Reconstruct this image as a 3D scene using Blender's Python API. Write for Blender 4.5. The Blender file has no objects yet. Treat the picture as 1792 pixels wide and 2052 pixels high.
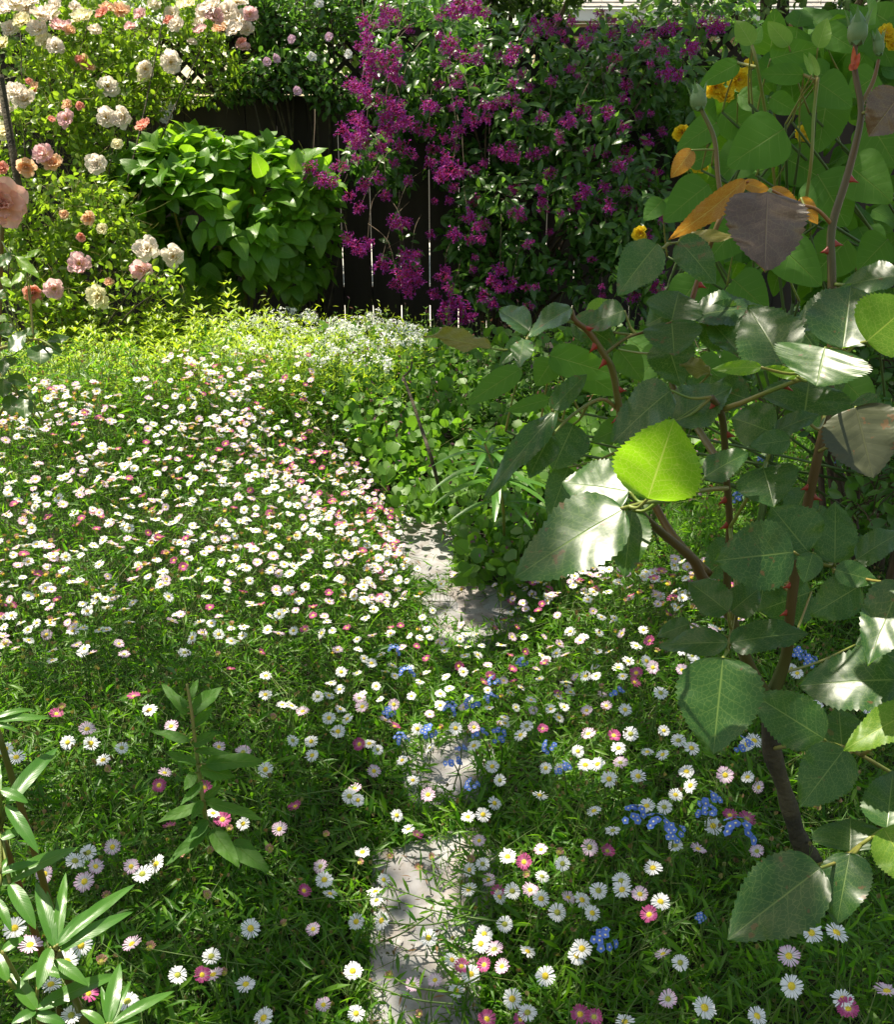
import bpy, math, random
import numpy as np
from mathutils import Vector, Matrix, Quaternion
R = math.radians
random.seed(7); rng = np.random.default_rng(11)
sc = bpy.context.scene
COL = sc.collection

# ------------------------------------------------------------------ camera, sky, sun, exposure
CAMH = 1.05; PITCH = R(22.3); F = 1971.0; CX, CY = 896.0, 1026.0
cd = bpy.data.cameras.new('camera'); cam = bpy.data.objects.new('camera', cd); COL.objects.link(cam)
cam.location = (0, 0, CAMH); cam.rotation_euler = (R(90) - PITCH, 0, 0)
cd.sensor_fit = 'VERTICAL'; cd.sensor_height = 24; cd.lens = 24 * F / 2052
cd.clip_start = 0.05; cd.clip_end = 500
sc.camera = cam
SUN = Vector((-0.30, 0.27, 1.0)).normalized()
w = bpy.data.worlds.new('World'); sc.world = w; w.use_nodes = True
nt = w.node_tree; sky = nt.nodes.new('ShaderNodeTexSky'); sky.sky_type = 'NISHITA'; sky.sun_disc = False
sky.sun_elevation = math.asin(SUN.z); sky.sun_rotation = math.atan2(SUN.x, SUN.y)
nt.nodes['Background'].inputs['Strength'].default_value = 0.115
wt = nt.nodes.new('ShaderNodeMix'); wt.data_type = 'RGBA'; wt.blend_type = 'MULTIPLY'; wt.inputs[0].default_value = 1; wt.inputs[7].default_value = (1.18, 1.02, .74, 1)
nt.links.new(sky.outputs[0], wt.inputs[6]); nt.links.new(wt.outputs[2], nt.nodes['Background'].inputs['Color'])
sl = bpy.data.lights.new('sun', 'SUN'); sl.energy = 5.0; sl.angle = R(0.53); sl.color = (1.0, 0.92, 0.75)
so = bpy.data.objects.new('sun', sl); COL.objects.link(so); so.rotation_euler = SUN.to_track_quat('Z', 'Y').to_euler()
so.location = SUN * 30
sc.view_settings.view_transform = 'Standard'; sc.view_settings.look = 'None'
sc.view_settings.exposure = 1.18; sc.view_settings.gamma = 1
sc.cycles.max_bounces = 8; sc.cycles.diffuse_bounces = 4; sc.cycles.transmission_bounces = 5; sc.cycles.transparent_max_bounces = 8
sc.cycles.use_denoising = True
cs, sn = math.cos(PITCH), math.sin(PITCH)

# ------------------------------------------------------------------ pixel <-> world helpers (D = 1792x2052 view of the photograph)
def P(px, py, d):
    x = (px - CX) / F * d; v = (CY - py) / F * d
    return Vector((x, d * cs + v * sn, CAMH - d * sn + v * cs))
def ray(px, py): return P(px, py, 1.0) - Vector((0, 0, CAMH))
def ground(px, py, z=0.0):
    r = ray(px, py); t = (z - CAMH) / r.z
    return Vector((0, 0, CAMH)) + r * t
def proj(p):
    p = np.asarray(p, float).reshape(-1, 3); y = p[:, 1]; z = p[:, 2] - CAMH
    d = y * cs - z * sn; v = y * sn + z * cs
    d = np.maximum(d, 1e-3)
    return CX + p[:, 0] / d * F, CY - v / d * F, d
def onplane(px, py, B, n):
    r = ray(px, py); o = Vector((0, 0, CAMH)); k = r.dot(n)
    return o + r * ((B - o).dot(n) / k)
def z1(x, y): return (x * .3746, y * .3746)
def z3(x, y): return (1120.9 + x * .3746, y * .3746)
def z2(x, y): return (549.2 + x * .3746, y * .3746)
def z4(x, y): return (793.3 + x * .3272, 610.2 + y * .3272)
def z5(x, y): return (1220.4 + x * .3271, 610.2 + y * .3271)
def z6(x, y): return (1159.4 + x * .3755, 1281.4 + y * .3755)
def z7(x, y): return (x * .3746, 610.2 + y * .3746)
def z8(x, y): return (x * .3746, 1380.9 + y * .3746)
def q2(x, y): return (x * .2724, 366 + y * .2724)
def q3(x, y): return (671.2 + x * .3065, 1220.4 + y * .3065)
def q4(x, y): return (671.2 + x * .3405, 1586.5 + y * .3405)

# ------------------------------------------------------------------ materials
def newmat(name):
    m = bpy.data.materials.new(name); m.use_nodes = True; n = m.node_tree; n.nodes.clear()
    return m, n
def N(nt, t, **kw):
    o = nt.nodes.new(t)
    for k, v in kw.items(): setattr(o, k, v)
    return o
def math_(nt, op, a, b=None, c=None, clamp=False):
    o = N(nt, 'ShaderNodeMath', operation=op); o.use_clamp = clamp
    for i, v in enumerate((a, b, c)):
        if v is None: continue
        if isinstance(v, (int, float)): o.inputs[i].default_value = v
        else: nt.links.new(v, o.inputs[i])
    return o.outputs[0]
def mixc(nt, f, a, b, mode='MIX'):
    o = N(nt, 'ShaderNodeMix', data_type='RGBA', blend_type=mode)
    for s, v in ((o.inputs[0], f), (o.inputs[6], a), (o.inputs[7], b)):
        if isinstance(v, (int, float)): s.default_value = v
        elif isinstance(v, tuple): s.default_value = (*v, 1)
        else: nt.links.new(v, s)
    return o.outputs[2]
def ramp(nt, f, stops):
    o = N(nt, 'ShaderNodeValToRGB'); e = o.color_ramp.elements
    while len(e) < len(stops): e.new(.5)
    for el, (p, c) in zip(e, stops): el.position = p; el.color = (*c, 1)
    nt.links.new(f, o.inputs[0]); return o.outputs[0]
def noise(nt, scale, detail=3, vec=None, dist=0.0, rough=.5):
    o = N(nt, 'ShaderNodeTexNoise'); o.inputs['Scale'].default_value = scale; o.inputs['Detail'].default_value = detail
    o.inputs['Distortion'].default_value = dist; o.inputs['Roughness'].default_value = rough
    if vec is not None: nt.links.new(vec, o.inputs['Vector'])
    return o.outputs['Fac']
def geo_pos(nt): return N(nt, 'ShaderNodeNewGeometry').outputs['Position']
def luv(nt):
    a = N(nt, 'ShaderNodeAttribute', attribute_name='luv'); s = N(nt, 'ShaderNodeSeparateXYZ')
    nt.links.new(a.outputs['Vector'], s.inputs[0]); return s.outputs[0], s.outputs[1], s.outputs[2]
def leafmat(name, ca, cb, rough=.4, transl=.35, tcol=None, veins=0, vcol=None, specks=False, bump=0.0, spec=.5, tmul=2.2, under=None, nveins=7, net=False, coat=0.0):
    m, n = newmat(name); u, v, r = luv(n); L = n.links.new
    col = mixc(n, r, ca, cb)
    nz = noise(n, 14 if veins else 3, 3, geo_pos(n))
    col = mixc(n, math_(n, 'MULTIPLY', nz, .5), col, tuple(c * .55 for c in ca))
    h = None
    if veins:
        au = math_(n, 'ABSOLUTE', u)
        mid = math_(n, 'SUBTRACT', 1, math_(n, 'DIVIDE', au, .035), clamp=True)
        sv = math_(n, 'SUBTRACT', v, math_(n, 'MULTIPLY', math_(n, 'POWER', au, .85), .22))
        fr = math_(n, 'ABSOLUTE', math_(n, 'SUBTRACT', math_(n, 'FRACT', math_(n, 'MULTIPLY', sv, nveins)), .5))
        side = math_(n, 'SUBTRACT', 1, math_(n, 'DIVIDE', fr, .055), clamp=True)
        side = math_(n, 'MULTIPLY', side, math_(n, 'SUBTRACT', 1, au, clamp=True))
        vv = math_(n, 'MAXIMUM', mid, math_(n, 'MULTIPLY', side, .6))
        if net:
            cx = N(n, 'ShaderNodeCombineXYZ'); L(math_(n, 'MULTIPLY', u, .5), cx.inputs[0]); L(v, cx.inputs[1]); L(r, cx.inputs[2])
            vo = N(n, 'ShaderNodeTexVoronoi', feature='DISTANCE_TO_EDGE'); vo.inputs['Scale'].default_value = 16; L(cx.outputs[0], vo.inputs['Vector'])
            ne = math_(n, 'SUBTRACT', 1, math_(n, 'DIVIDE', vo.outputs['Distance'], .06), clamp=True)
            vv = math_(n, 'MAXIMUM', vv, math_(n, 'MULTIPLY', ne, .5))
        col = mixc(n, math_(n, 'MULTIPLY', vv, veins), col, vcol or (.25, .35, .06))
        soft = math_(n, 'SUBTRACT', 1, math_(n, 'MULTIPLY', fr, 2), clamp=True)
        h = math_(n, 'ADD', math_(n, 'MULTIPLY', soft, -.12), math_(n, 'ADD', math_(n, 'MULTIPLY', mid, -1.0), noise(n, 60, 3, geo_pos(n))))
    if specks:
        sp = noise(n, 130, 2, geo_pos(n)); big = noise(n, 9, 2, geo_pos(n))
        f = math_(n, 'GREATER_THAN', math_(n, 'ADD', sp, math_(n, 'MULTIPLY', big, .35)), .87)
        col = mixc(n, f, col, (.10, .055, .02))
    tc = col if tcol is None else mixc(n, r, tcol, tuple(c * .8 for c in tcol))
    if tcol is not None and veins:
        tc = mixc(n, math_(n, 'MULTIPLY', vv, .75), tc, (.80, .88, .22))
    if under is not None:
        bf = N(n, 'ShaderNodeNewGeometry').outputs['Backfacing']
        col = mixc(n, bf, col, under)
    p = N(n, 'ShaderNodeBsdfPrincipled'); L(col, p.inputs['Base Color']); p.inputs['Roughness'].default_value = rough
    p.inputs['Specular IOR Level'].default_value = spec
    if coat: p.inputs['Coat Weight'].default_value = coat; p.inputs['Coat Roughness'].default_value = .3
    if h is not None or bump:
        b = N(n, 'ShaderNodeBump'); b.inputs['Strength'].default_value = max(bump, .05); b.inputs['Distance'].default_value = .003
        L(h if h is not None else noise(n, 90, 3, geo_pos(n)), b.inputs['Height']); L(b.outputs[0], p.inputs['Normal'])
    t = N(n, 'ShaderNodeBsdfTranslucent')
    if tcol is None: tc = mixc(n, 1.0, tc, (tmul, tmul, tmul * .5), 'MULTIPLY')
    L(tc, t.inputs['Color'])
    mx = N(n, 'ShaderNodeMixShader'); mx.inputs[0].default_value = transl; L(p.outputs[0], mx.inputs[1]); L(t.outputs[0], mx.inputs[2])
    o = N(n, 'ShaderNodeOutputMaterial'); L(mx.outputs[0], o.inputs[0])
    return m
def petalmat(name, tip, base, transl=.35, rough=.6, edge=.5, rnd=None):
    m, n = newmat(name); u, v, r = luv(n); L = n.links.new
    col = ramp(n, v, [(0, base), (edge, tip), (1, rnd or tip)])
    col = mixc(n, math_(n, 'MULTIPLY', r, .3), col, tuple(c * .8 for c in tip))
    p = N(n, 'ShaderNodeBsdfPrincipled'); L(col, p.inputs['Base Color']); p.inputs['Roughness'].default_value = rough; p.inputs['Specular IOR Level'].default_value = .2
    t = N(n, 'ShaderNodeBsdfTranslucent'); L(col, t.inputs['Color'])
    mx = N(n, 'ShaderNodeMixShader'); mx.inputs[0].default_value = transl; L(p.outputs[0], mx.inputs[1]); L(t.outputs[0], mx.inputs[2])
    o = N(n, 'ShaderNodeOutputMaterial'); L(mx.outputs[0], o.inputs[0]); return m
def plain(name, ca, cb=None, rough=.6, scale=20, bump=.3, bscale=60, spec=.4, dist=.002, stretch=None, metallic=0):
    m, n = newmat(name); L = n.links.new; pos = geo_pos(n)
    if stretch:
        mp = N(n, 'ShaderNodeMapping'); mp.inputs['Scale'].default_value = stretch; L(pos, mp.inputs['Vector']); pos = mp.outputs[0]
    f = noise(n, scale, 4, pos)
    col = ramp(n, f, [(.35, ca), (.68, cb or ca)])
    p = N(n, 'ShaderNodeBsdfPrincipled'); L(col, p.inputs['Base Color']); p.inputs['Roughness'].default_value = rough; p.inputs['Specular IOR Level'].default_value = spec
    b = N(n, 'ShaderNodeBump'); b.inputs['Strength'].default_value = bump; b.inputs['Distance'].default_value = dist
    L(noise(n, bscale, 5, pos), b.inputs['Height']); L(b.outputs[0], p.inputs['Normal'])
    o = N(n, 'ShaderNodeOutputMaterial'); L(p.outputs[0], o.inputs[0]); return m

M = {}
M['carpet'] = leafmat('daisy_foliage', (.045, .150, .010), (.145, .29, .018), .42, .47, tmul=2.7, spec=.4)
M['carpet_stem'] = leafmat('daisy_stem', (.09, .20, .03), (.15, .18, .045), .5, .25)
M['petal_white'] = petalmat('white_petal', (.86, .86, .88), (.82, .82, .74), .25, edge=.3)
M['petal_blush'] = petalmat('blush_petal', (.82, .62, .76), (.86, .84, .84), .3, edge=.7, rnd=(.74, .46, .66))
M['petal_magenta'] = petalmat('magenta_petal', (.46, .08, .24), (.70, .34, .48), .3, edge=.5)
M['petal_spent'] = petalmat('faded_petal', (.50, .27, .22), (.45, .42, .12), .3, edge=.6)
M['disc'] = plain('yellow_disc', (.62, .42, .02), (.82, .66, .05), .8, 900, .8, 1400, dist=.001)
M['disc_green'] = plain('green_disc', (.25, .30, .04), (.45, .42, .06), .8, 900, .8, 1400, dist=.001)
M['rose'] = leafmat('rose_leaf', (.016, .060, .014), (.036, .100, .016), .34, .30, tcol=(.20, .46, .02), veins=.55, vcol=(.22, .32, .07), specks=True, bump=.13, spec=.45, net=True)
M['rose_lit'] = leafmat('lit_rose_leaf', (.10, .22, .02), (.13, .26, .02), .4, .5, tcol=(.40, .78, .015), veins=.8, vcol=(.45, .55, .06), bump=.15, spec=.4, net=True)  # sunlit copy of the rose leaf, light put in as paler translucent green
M['bronze'] = leafmat('bronze_rose_leaf', (.062, .040, .028), (.090, .058, .034), .33, .22, tcol=(.35, .14, .02), veins=.5, vcol=(.22, .09, .07), bump=.35, spec=.8, under=(.42, .20, .03), net=True)
M['orange_leaf'] = leafmat('orange_rose_leaf', (.38, .17, .02), (.46, .20, .03), .4, .45, tcol=(.65, .28, .03), veins=.6, vcol=(.6, .38, .08), bump=.3, net=True)
M['mallow'] = leafmat('matte_leaf', (.05, .145, .018), (.085, .20, .022), .6, .45, tcol=(.24, .52, .02), veins=.35, vcol=(.16, .27, .05), bump=.5, spec=.3, nveins=6)
M['small_rose'] = leafmat('climbing_rose_leaf', (.10, .19, .018), (.22, .32, .03), .34, .50, tmul=2.5, spec=.5)
M['shrub'] = leafmat('shrub_leaf', (.085, .21, .018), (.15, .30, .025), .42, .45, tcol=(.34, .66, .02), veins=.3, vcol=(.16, .32, .06), bump=.35, nveins=6)
M['fuchsia'] = leafmat('fuchsia_leaf', (.045, .12, .02), (.09, .19, .03), .33, .40, tmul=2.7, spec=.5)
M['fuchsia_flower'] = petalmat('fuchsia_petal', (.36, .035, .34), (.40, .02, .12), .35, edge=.6, rnd=(.42, .11, .55))
M['round_leaf'] = leafmat('round_cover_leaf', (.07, .17, .018), (.13, .26, .025), .5, .42, tmul=2.5)
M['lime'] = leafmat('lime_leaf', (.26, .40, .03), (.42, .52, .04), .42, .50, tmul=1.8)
M['long_leaf'] = leafmat('long_leaf', (.055, .17, .022), (.09, .23, .025), .33, .35, tcol=(.22, .50, .03), veins=.3, vcol=(.15, .3, .06), bump=.1, spec=.5, nveins=14)
M['hedge'] = leafmat('hedge_leaf', (.035, .08, .018), (.09, .15, .03), .4, .4, tmul=2.8)
M['white_fl'] = petalmat('white_flower', (.88, .88, .88), (.8, .85, .6), .3)
M['blue'] = petalmat('blue_petal', (.13, .24, .72), (.45, .50, .80), .3, edge=.35, rnd=(.17, .28, .72))
M['eye'] = plain('pale_eye', (.85, .7, .2), (.9, .85, .5), .6, 50, 0)
M['rb_white'] = petalmat('white_rose_petal', (.93, .88, .76), (.90, .74, .18), .55, edge=.45, rnd=(.92, .80, .72))
M['rb_pink'] = petalmat('pink_rose_petal', (.92, .70, .64), (.92, .76, .42), .52, edge=.5, rnd=(.86, .52, .60))
M['rb_cream'] = petalmat('cream_rose_petal', (.90, .85, .58), (.88, .66, .12), .52, edge=.5)
M['rb_orange'] = petalmat('orange_rose_petal', (.90, .58, .30), (.85, .35, .08), .5, edge=.5, rnd=(.90, .62, .45))
M['rb_coral'] = petalmat('coral_rose_petal', (.86, .36, .22), (.80, .36, .10), .45, edge=.5, rnd=(.86, .44, .38))
M['yellow_fl'] = petalmat('yellow_petal', (.85, .62, .03), (.80, .35, .02), .45, edge=.4)
M['cane'] = plain('rose_cane', (.050, .070, .012), (.085, .050, .012), .45, 12, .4, 90, stretch=(1, 1, .25))
M['cane_red'] = plain('red_cane', (.14, .055, .012), (.09, .11, .015), .42, 10, .2, 60)
M['petiole'] = plain('green_petiole', (.13, .20, .03), (.22, .16, .04), .45, 16, .1)
M['bark'] = plain('old_bark', (.03, .025, .016), (.08, .065, .035), .85, 30, 1.0, 110, dist=.006)
M['thorn'] = plain('red_thorn', (.34, .035, .02), (.22, .04, .02), .35, 20, 0)
M['bud'] = plain('bud_sepal', (.09, .17, .05), (.14, .20, .07), .5, 40, .3, 120)
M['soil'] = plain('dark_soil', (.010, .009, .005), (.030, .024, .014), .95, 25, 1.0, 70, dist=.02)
M['twig'] = plain('brown_twig', (.05, .035, .02), (.09, .055, .03), .8, 30, .4)
def stone_mat():
    m, n = newmat('flagstone'); L = n.links.new; pos = geo_pos(n)
    a = noise(n, 7, 5, pos, .6); b = noise(n, 38, 4, pos)
    col = ramp(n, a, [(.32, (.19, .185, .195)), (.52, (.27, .265, .275)), (.68, (.35, .335, .33))])
    col = mixc(n, math_(n, 'MULTIPLY', math_(n, 'GREATER_THAN', noise(n, 4, 3, pos, 1.0), .60), .25), col, (.30, .19, .15))
    col = mixc(n, math_(n, 'MULTIPLY', math_(n, 'SUBTRACT', b, .42, clamp=True), 3.0), col, (.15, .125, .11))
    col = mixc(n, math_(n, 'GREATER_THAN', noise(n, 160, 2, pos), .69), col, (.06, .045, .03))
    p = N(n, 'ShaderNodeBsdfPrincipled'); L(col, p.inputs['Base Color']); p.inputs['Roughness'].default_value = .75
    bm_ = N(n, 'ShaderNodeBump'); bm_.inputs['Strength'].default_value = .7; bm_.inputs['Distance'].default_value = .006
    vo = N(n, 'ShaderNodeTexVoronoi', feature='SMOOTH_F1'); vo.inputs['Scale'].default_value = 22; L(pos, vo.inputs['Vector'])
    L(math_(n, 'ADD', noise(n, 24, 6, pos, .8), math_(n, 'MULTIPLY', vo.outputs['Distance'], .7)), bm_.inputs['Height']); L(bm_.outputs[0], p.inputs['Normal'])
    o = N(n, 'ShaderNodeOutputMaterial'); L(p.outputs[0], o.inputs[0]); return m
M['stone'] = stone_mat()
M['fence'] = plain('weathered_fence', (.020, .015, .012), (.055, .042, .032), .9, 6, .6, 30, stretch=(1, 1, .07), dist=.004)
M['stucco'] = plain('tan_stucco', (.42, .30, .17), (.50, .37, .22), .9, 8, .4, 120)
M['shingle'] = plain('grey_shingle', (.22, .20, .18), (.38, .35, .32), .8, 12, .5, 60)
M['fascia'] = plain('white_fascia', (.72, .70, .66), (.78, .76, .72), .6, 5, .1)
M['patio'] = plain('pale_concrete', (.55, .52, .47), (.65, .62, .57), .8, 3, .3)

# ------------------------------------------------------------------ mesh accumulator
class Acc:
    def __init__(s): s.V = []; s.A = []; s.F = {}; s.n = 0; s.mats = []
    def mi(s, m):
        if m not in s.mats: s.mats.append(m)
        return s.mats.index(m)
    def add(s, V, F, m, A=None):
        V = np.asarray(V, float).reshape(-1, 3)
        s.V.append(V); s.A.append(np.zeros_like(V) + .5 if A is None else np.asarray(A, float).reshape(-1, 3))
        i = s.mi(m)
        groups = {}
        if isinstance(F, np.ndarray): groups[F.shape[1]] = F
        else:
            for f in F: groups.setdefault(len(f), []).append(f)
        for k, f in groups.items(): s.F.setdefault(k, []).append((np.asarray(f, np.int64) + s.n, i))
        s.n += len(V)
    def inst(s, tpl, pos, rot, scale, rnd, m):
        V, Fq, A = tpl; n = len(pos)
        if n == 0: return
        pos = np.asarray(pos, float); rot = np.asarray(rot, float); scale = np.asarray(scale, float)
        if scale.ndim == 1: scale = np.repeat(scale[:, None], 3, 1)
        VV = np.einsum('nij,nkj->nki', rot, V[None] * scale[:, None, :]) + pos[:, None, :]
        AA = np.repeat(A[None], n, 0).copy(); AA[:, :, 2] = np.asarray(rnd)[:, None]
        FF = (Fq[None] + (np.arange(n) * len(V))[:, None, None]).reshape(-1, Fq.shape[1])
        s.add(VV.reshape(-1, 3), FF, m, AA.reshape(-1, 3))
    def mesh(s, name, smooth=True):
        me = bpy.data.meshes.new(name); V = np.concatenate(s.V); me.vertices.add(len(V)); me.vertices.foreach_set('co', V.ravel().astype(np.float32))
        li = []; ls = []; mi = []; st = 0
        for k, lst in s.F.items():
            for f, i in lst:
                li.append(f.ravel()); ls.append(st + np.arange(len(f)) * k); mi.append(np.full(len(f), i)); st += f.size
        li = np.concatenate(li); ls = np.concatenate(ls); mi = np.concatenate(mi)
        me.loops.add(len(li)); me.polygons.add(len(ls))
        me.loops.foreach_set('vertex_index', li.astype(np.int32)); me.polygons.foreach_set('loop_start', ls.astype(np.int32))
        me.polygons.foreach_set('material_index', mi.astype(np.int32)); me.polygons.foreach_set('use_smooth', np.full(len(ls), smooth))
        for m in s.mats: me.materials.append(M[m])
        me.update(calc_edges=True)
        a = me.attributes.new('luv', 'FLOAT_VECTOR', 'POINT'); a.data.foreach_set('vector', np.concatenate(s.A).ravel().astype(np.float32))
        return me
    def build(s, name, parent=None, smooth=True):
        return link(name, s.mesh(name, smooth), parent)
def link(name, me, parent=None, loc=None, rot=None):
    o = bpy.data.objects.new(name, me); COL.objects.link(o)
    if parent is not None: o.parent = parent
    if loc is not None: o.location = loc
    if rot is not None: o.rotation_mode = 'QUATERNION'; o.rotation_quaternion = rot
    return o
def tag(o, label=None, cat=None, group=None, kind=None):
    for k, v in (('label', label), ('category', cat), ('group', group), ('kind', kind)):
        if v: o[k] = v
    return o
class Thing:
    """Empty at the base; children are built in world space and re-based."""
    def __init__(s, name, label, cat, loc, group=None):
        s.e = bpy.data.objects.new(name, None); COL.objects.link(s.e); s.e.location = loc; s.e.empty_display_size = .05
        s.loc = Vector(loc); tag(s.e, label, cat, group)
    def part(s, acc, name, smooth=True, parent=None):
        me = acc.mesh(name, smooth)
        if parent is None: me.transform(Matrix.Translation(-s.loc)); return link(name, me, s.e)
        me.transform(Matrix.Translation(-s.loc)); return link(name, me, parent)

# ------------------------------------------------------------------ templates
def grid_faces(nu, nv):
    f = []
    for j in range(nv - 1):
        for i in range(nu - 1):
            a = j * nu + i; f.append((a, a + 1, a + nu + 1, a + nu))
    return np.array(f)
def leaf_tpl(prof, wid, nv=5, nu=3, fold=.25, droop=.25, tipz=None, wave=0., serr=0., ns=12, cup=0., curl=0.):
    """unit length along +Y, width in X (full width wid), normal +Z"""
    V = []; A = []
    vs = np.linspace(0, 1, nv)
    for v in vs:
        wv = prof(v) * wid / 2
        if serr: wv *= 1 + serr * (((v * ns) % 1.0) - .5)
        for i in range(nu):
            u = -1 + 2 * i / (nu - 1)
            z = fold * abs(u) * wv - droop * v * v + cup * (u * u) * wv + wave * math.sin(v * 11 + (2 if u > 0 else 0)) * abs(u) ** 2 * wid + curl * math.sin(v * math.pi)
            V.append((u * wv, v, z)); A.append((u, v, 0))
    return np.array(V), grid_faces(nu, nv), np.array(A)
ovate = lambda v: (max(v, .0) ** .5) * (max(1 - v, 0) ** .9) * 2.49
cord = lambda v: max(0, (math.sin(math.pi * min(1, max(v, 0)) ** .62) ** .62) * (1 - .25 * v) * 1.05) if v < 1 else 0
lance = lambda v: (max(v, 0) ** .7) * (max(1 - v, 0) ** .6) * 2.3 * .7 + .02
ellip = lambda v: math.sin(math.pi * min(max(v, 0), 1)) ** .75
rnd_leaf = lambda v: max(0, 1 - (2 * v - 1) ** 2) ** .5
strap = lambda v: min(1, (v * 6 + .25)) * (max(1 - v, 0) ** .45)
T_lance = leaf_tpl(lance, .25, 4, 3, .5, .25)
T_lance2 = leaf_tpl(lance, .26, 3, 3, .4, .1)
T_ell = leaf_tpl(ellip, .55, 5, 3, .3, .22)
T_ov = leaf_tpl(ovate, .66, 6, 3, .28, .25)
T_round = leaf_tpl(rnd_leaf, .95, 5, 3, .2, .12)
T_shrub = leaf_tpl(ovate, .72, 9, 5, .22, .35, wave=.03)
T_wide = leaf_tpl(cord, .9, 10, 7, .12, .30, wave=.03, serr=.04, ns=9)
def norm(a): return a / np.maximum(np.linalg.norm(a, axis=-1, keepdims=True), 1e-9)
def frames(axis, nrm):
    y = norm(np.asarray(axis, float)); n = np.asarray(nrm, float); x = norm(np.cross(y, n)); z = np.cross(x, y)
    return np.stack([x, y, z], -1)
def rdir(n, zb=0., s=1.): 
    v = rng.normal(size=(n, 3)) * s; v[:, 2] += zb; return norm(v)
def tube(acc, pts, rad, m, k=6, cap=True):
    pts = [Vector(p) for p in pts]; n = len(pts)
    if isinstance(rad, (int, float)): rad = [rad] * n
    V = []; A = []; ref = None
    for i, p in enumerate(pts):
        t = (pts[min(i + 1, n - 1)] - pts[max(i - 1, 0)]).normalized()
        if ref is None: ref = t.orthogonal().normalized()
        ref = (ref - t * ref.dot(t)).normalized(); b = t.cross(ref)
        for j in range(k):
            a = 2 * math.pi * j / k; V.append(p + (ref * math.cos(a) + b * math.sin(a)) * rad[i]); A.append((j / k, i / max(n - 1, 1), .5))
    Fq = []
    for i in range(n - 1):
        for j in range(k): Fq.append((i * k + j, i * k + (j + 1) % k, (i + 1) * k + (j + 1) % k, (i + 1) * k + j))
    if cap: Fq.append(tuple(range(k - 1, -1, -1))); Fq.append(tuple((n - 1) * k + j for j in range(k)))
    acc.add(V, Fq, m, A)
def smooth_path(pts, rad=None, sub=5):
    pts = [Vector(p) for p in pts]; out = []; ro = []
    if rad is None: rad = [1] * len(pts)
    if isinstance(rad, (int, float)): rad = [rad] * len(pts)
    for i in range(len(pts) - 1):
        p0 = pts[max(i - 1, 0)]; p1 = pts[i]; p2 = pts[i + 1]; p3 = pts[min(i + 2, len(pts) - 1)]
        for s in range(sub):
            t = s / sub
            out.append(.5 * ((2 * p1) + (-p0 + p2) * t + (2 * p0 - 5 * p1 + 4 * p2 - p3) * t * t + (-p0 + 3 * p1 - 3 * p2 + p3) * t ** 3))
            ro.append(rad[i] * (1 - t) + rad[i + 1] * t)
    out.append(pts[-1]); ro.append(rad[-1]); return out, ro
def box(acc, lo, hi, m):
    x0, y0, z0 = lo; x1, y1, z1 = hi
    V = [(x0, y0, z0), (x1, y0, z0), (x1, y1, z0), (x0, y1, z0), (x0, y0, z1), (x1, y0, z1), (x1, y1, z1), (x0, y1, z1)]
    acc.add(V, [(0, 3, 2, 1), (4, 5, 6, 7), (0, 1, 5, 4), (1, 2, 6, 5), (2, 3, 7, 6), (3, 0, 4, 7)], m)
def many_stems(acc, a, b, r, m, bow=.15, k=3, seg=3):
    """vectorised thin bent stems from a to b (N,3)"""
    n = len(a); a = np.asarray(a, float); b = np.asarray(b, float); L = np.linalg.norm(b - a, axis=1, keepdims=True)
    off = rng.normal(size=(n, 3)) * L * bow; rings = []
    t = norm(b - a); x = norm(np.cross(t, np.array([.31, .77, .55]))); y = np.cross(t, x)
    for i in range(seg + 1):
        s = i / seg; c = a * (1 - s) + b * s + off * (4 * s * (1 - s)) * .5
        rr = r * (1 - .4 * s)
        for j in range(k):
            an = 2 * math.pi * j / k; rings.append(c + (x * math.cos(an) + y * math.sin(an)) * rr)
    V = np.stack(rings, 1); nvp = (seg + 1) * k
    f = np.array([(i * k + j, i * k + (j + 1) % k, (i + 1) * k + (j + 1) % k, (i + 1) * k + j) for i in range(seg) for j in range(k)])
    FF = (f[None] + (np.arange(n) * nvp)[:, None, None]).reshape(-1, 4)
    A = np.zeros((n, nvp, 3)); A[:, :, 2] = rng.random(n)[:, None]
    acc.add(V.reshape(-1, 3), FF, m, A.reshape(-1, 3))
def inpoly(x, y, poly):
    x = np.asarray(x); y = np.asarray(y); c = np.zeros(x.shape, bool); n = len(poly)
    for i in range(n):
        x1, y1 = poly[i]; x2, y2 = poly[(i + 1) % n]
        cond = ((y1 > y) != (y2 > y)) & (x < (x2 - x1) * (y - y1) / (y2 - y1 + 1e-12) + x1); c ^= cond
    return c

# ------------------------------------------------------------------ ground, path stones
def gnoise(x, y, s=1.0, ph=0.0):
    return (np.sin(x * 3.1 * s + 1.3 + ph) * np.cos(y * 2.7 * s - .6 + ph) + .6 * np.sin(x * 6.3 * s + y * 4.1 * s + 2.1 + ph) + .4 * np.cos(x * 11.7 * s - y * 9.2 * s + ph)) / 2
a = Acc()
nx, ny = 90, 70; xs = np.concatenate([np.linspace(-60, -4, 8), np.linspace(-3.8, 3.8, nx - 16), np.linspace(4, 60, 8)]); ys = np.concatenate([np.linspace(-3, 5, ny - 12), np.linspace(5.3, 140, 12)])
X, Y = np.meshgrid(xs, ys); near = np.exp(-(X ** 2 + (Y - 2) ** 2) / 14)
Z = .012 * gnoise(X, Y, 2.2) * near
a.add(np.stack([X, Y, Z], -1), grid_faces(len(xs), len(ys)), 'soil'); tag(a.build('ground'), kind='structure')

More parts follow.
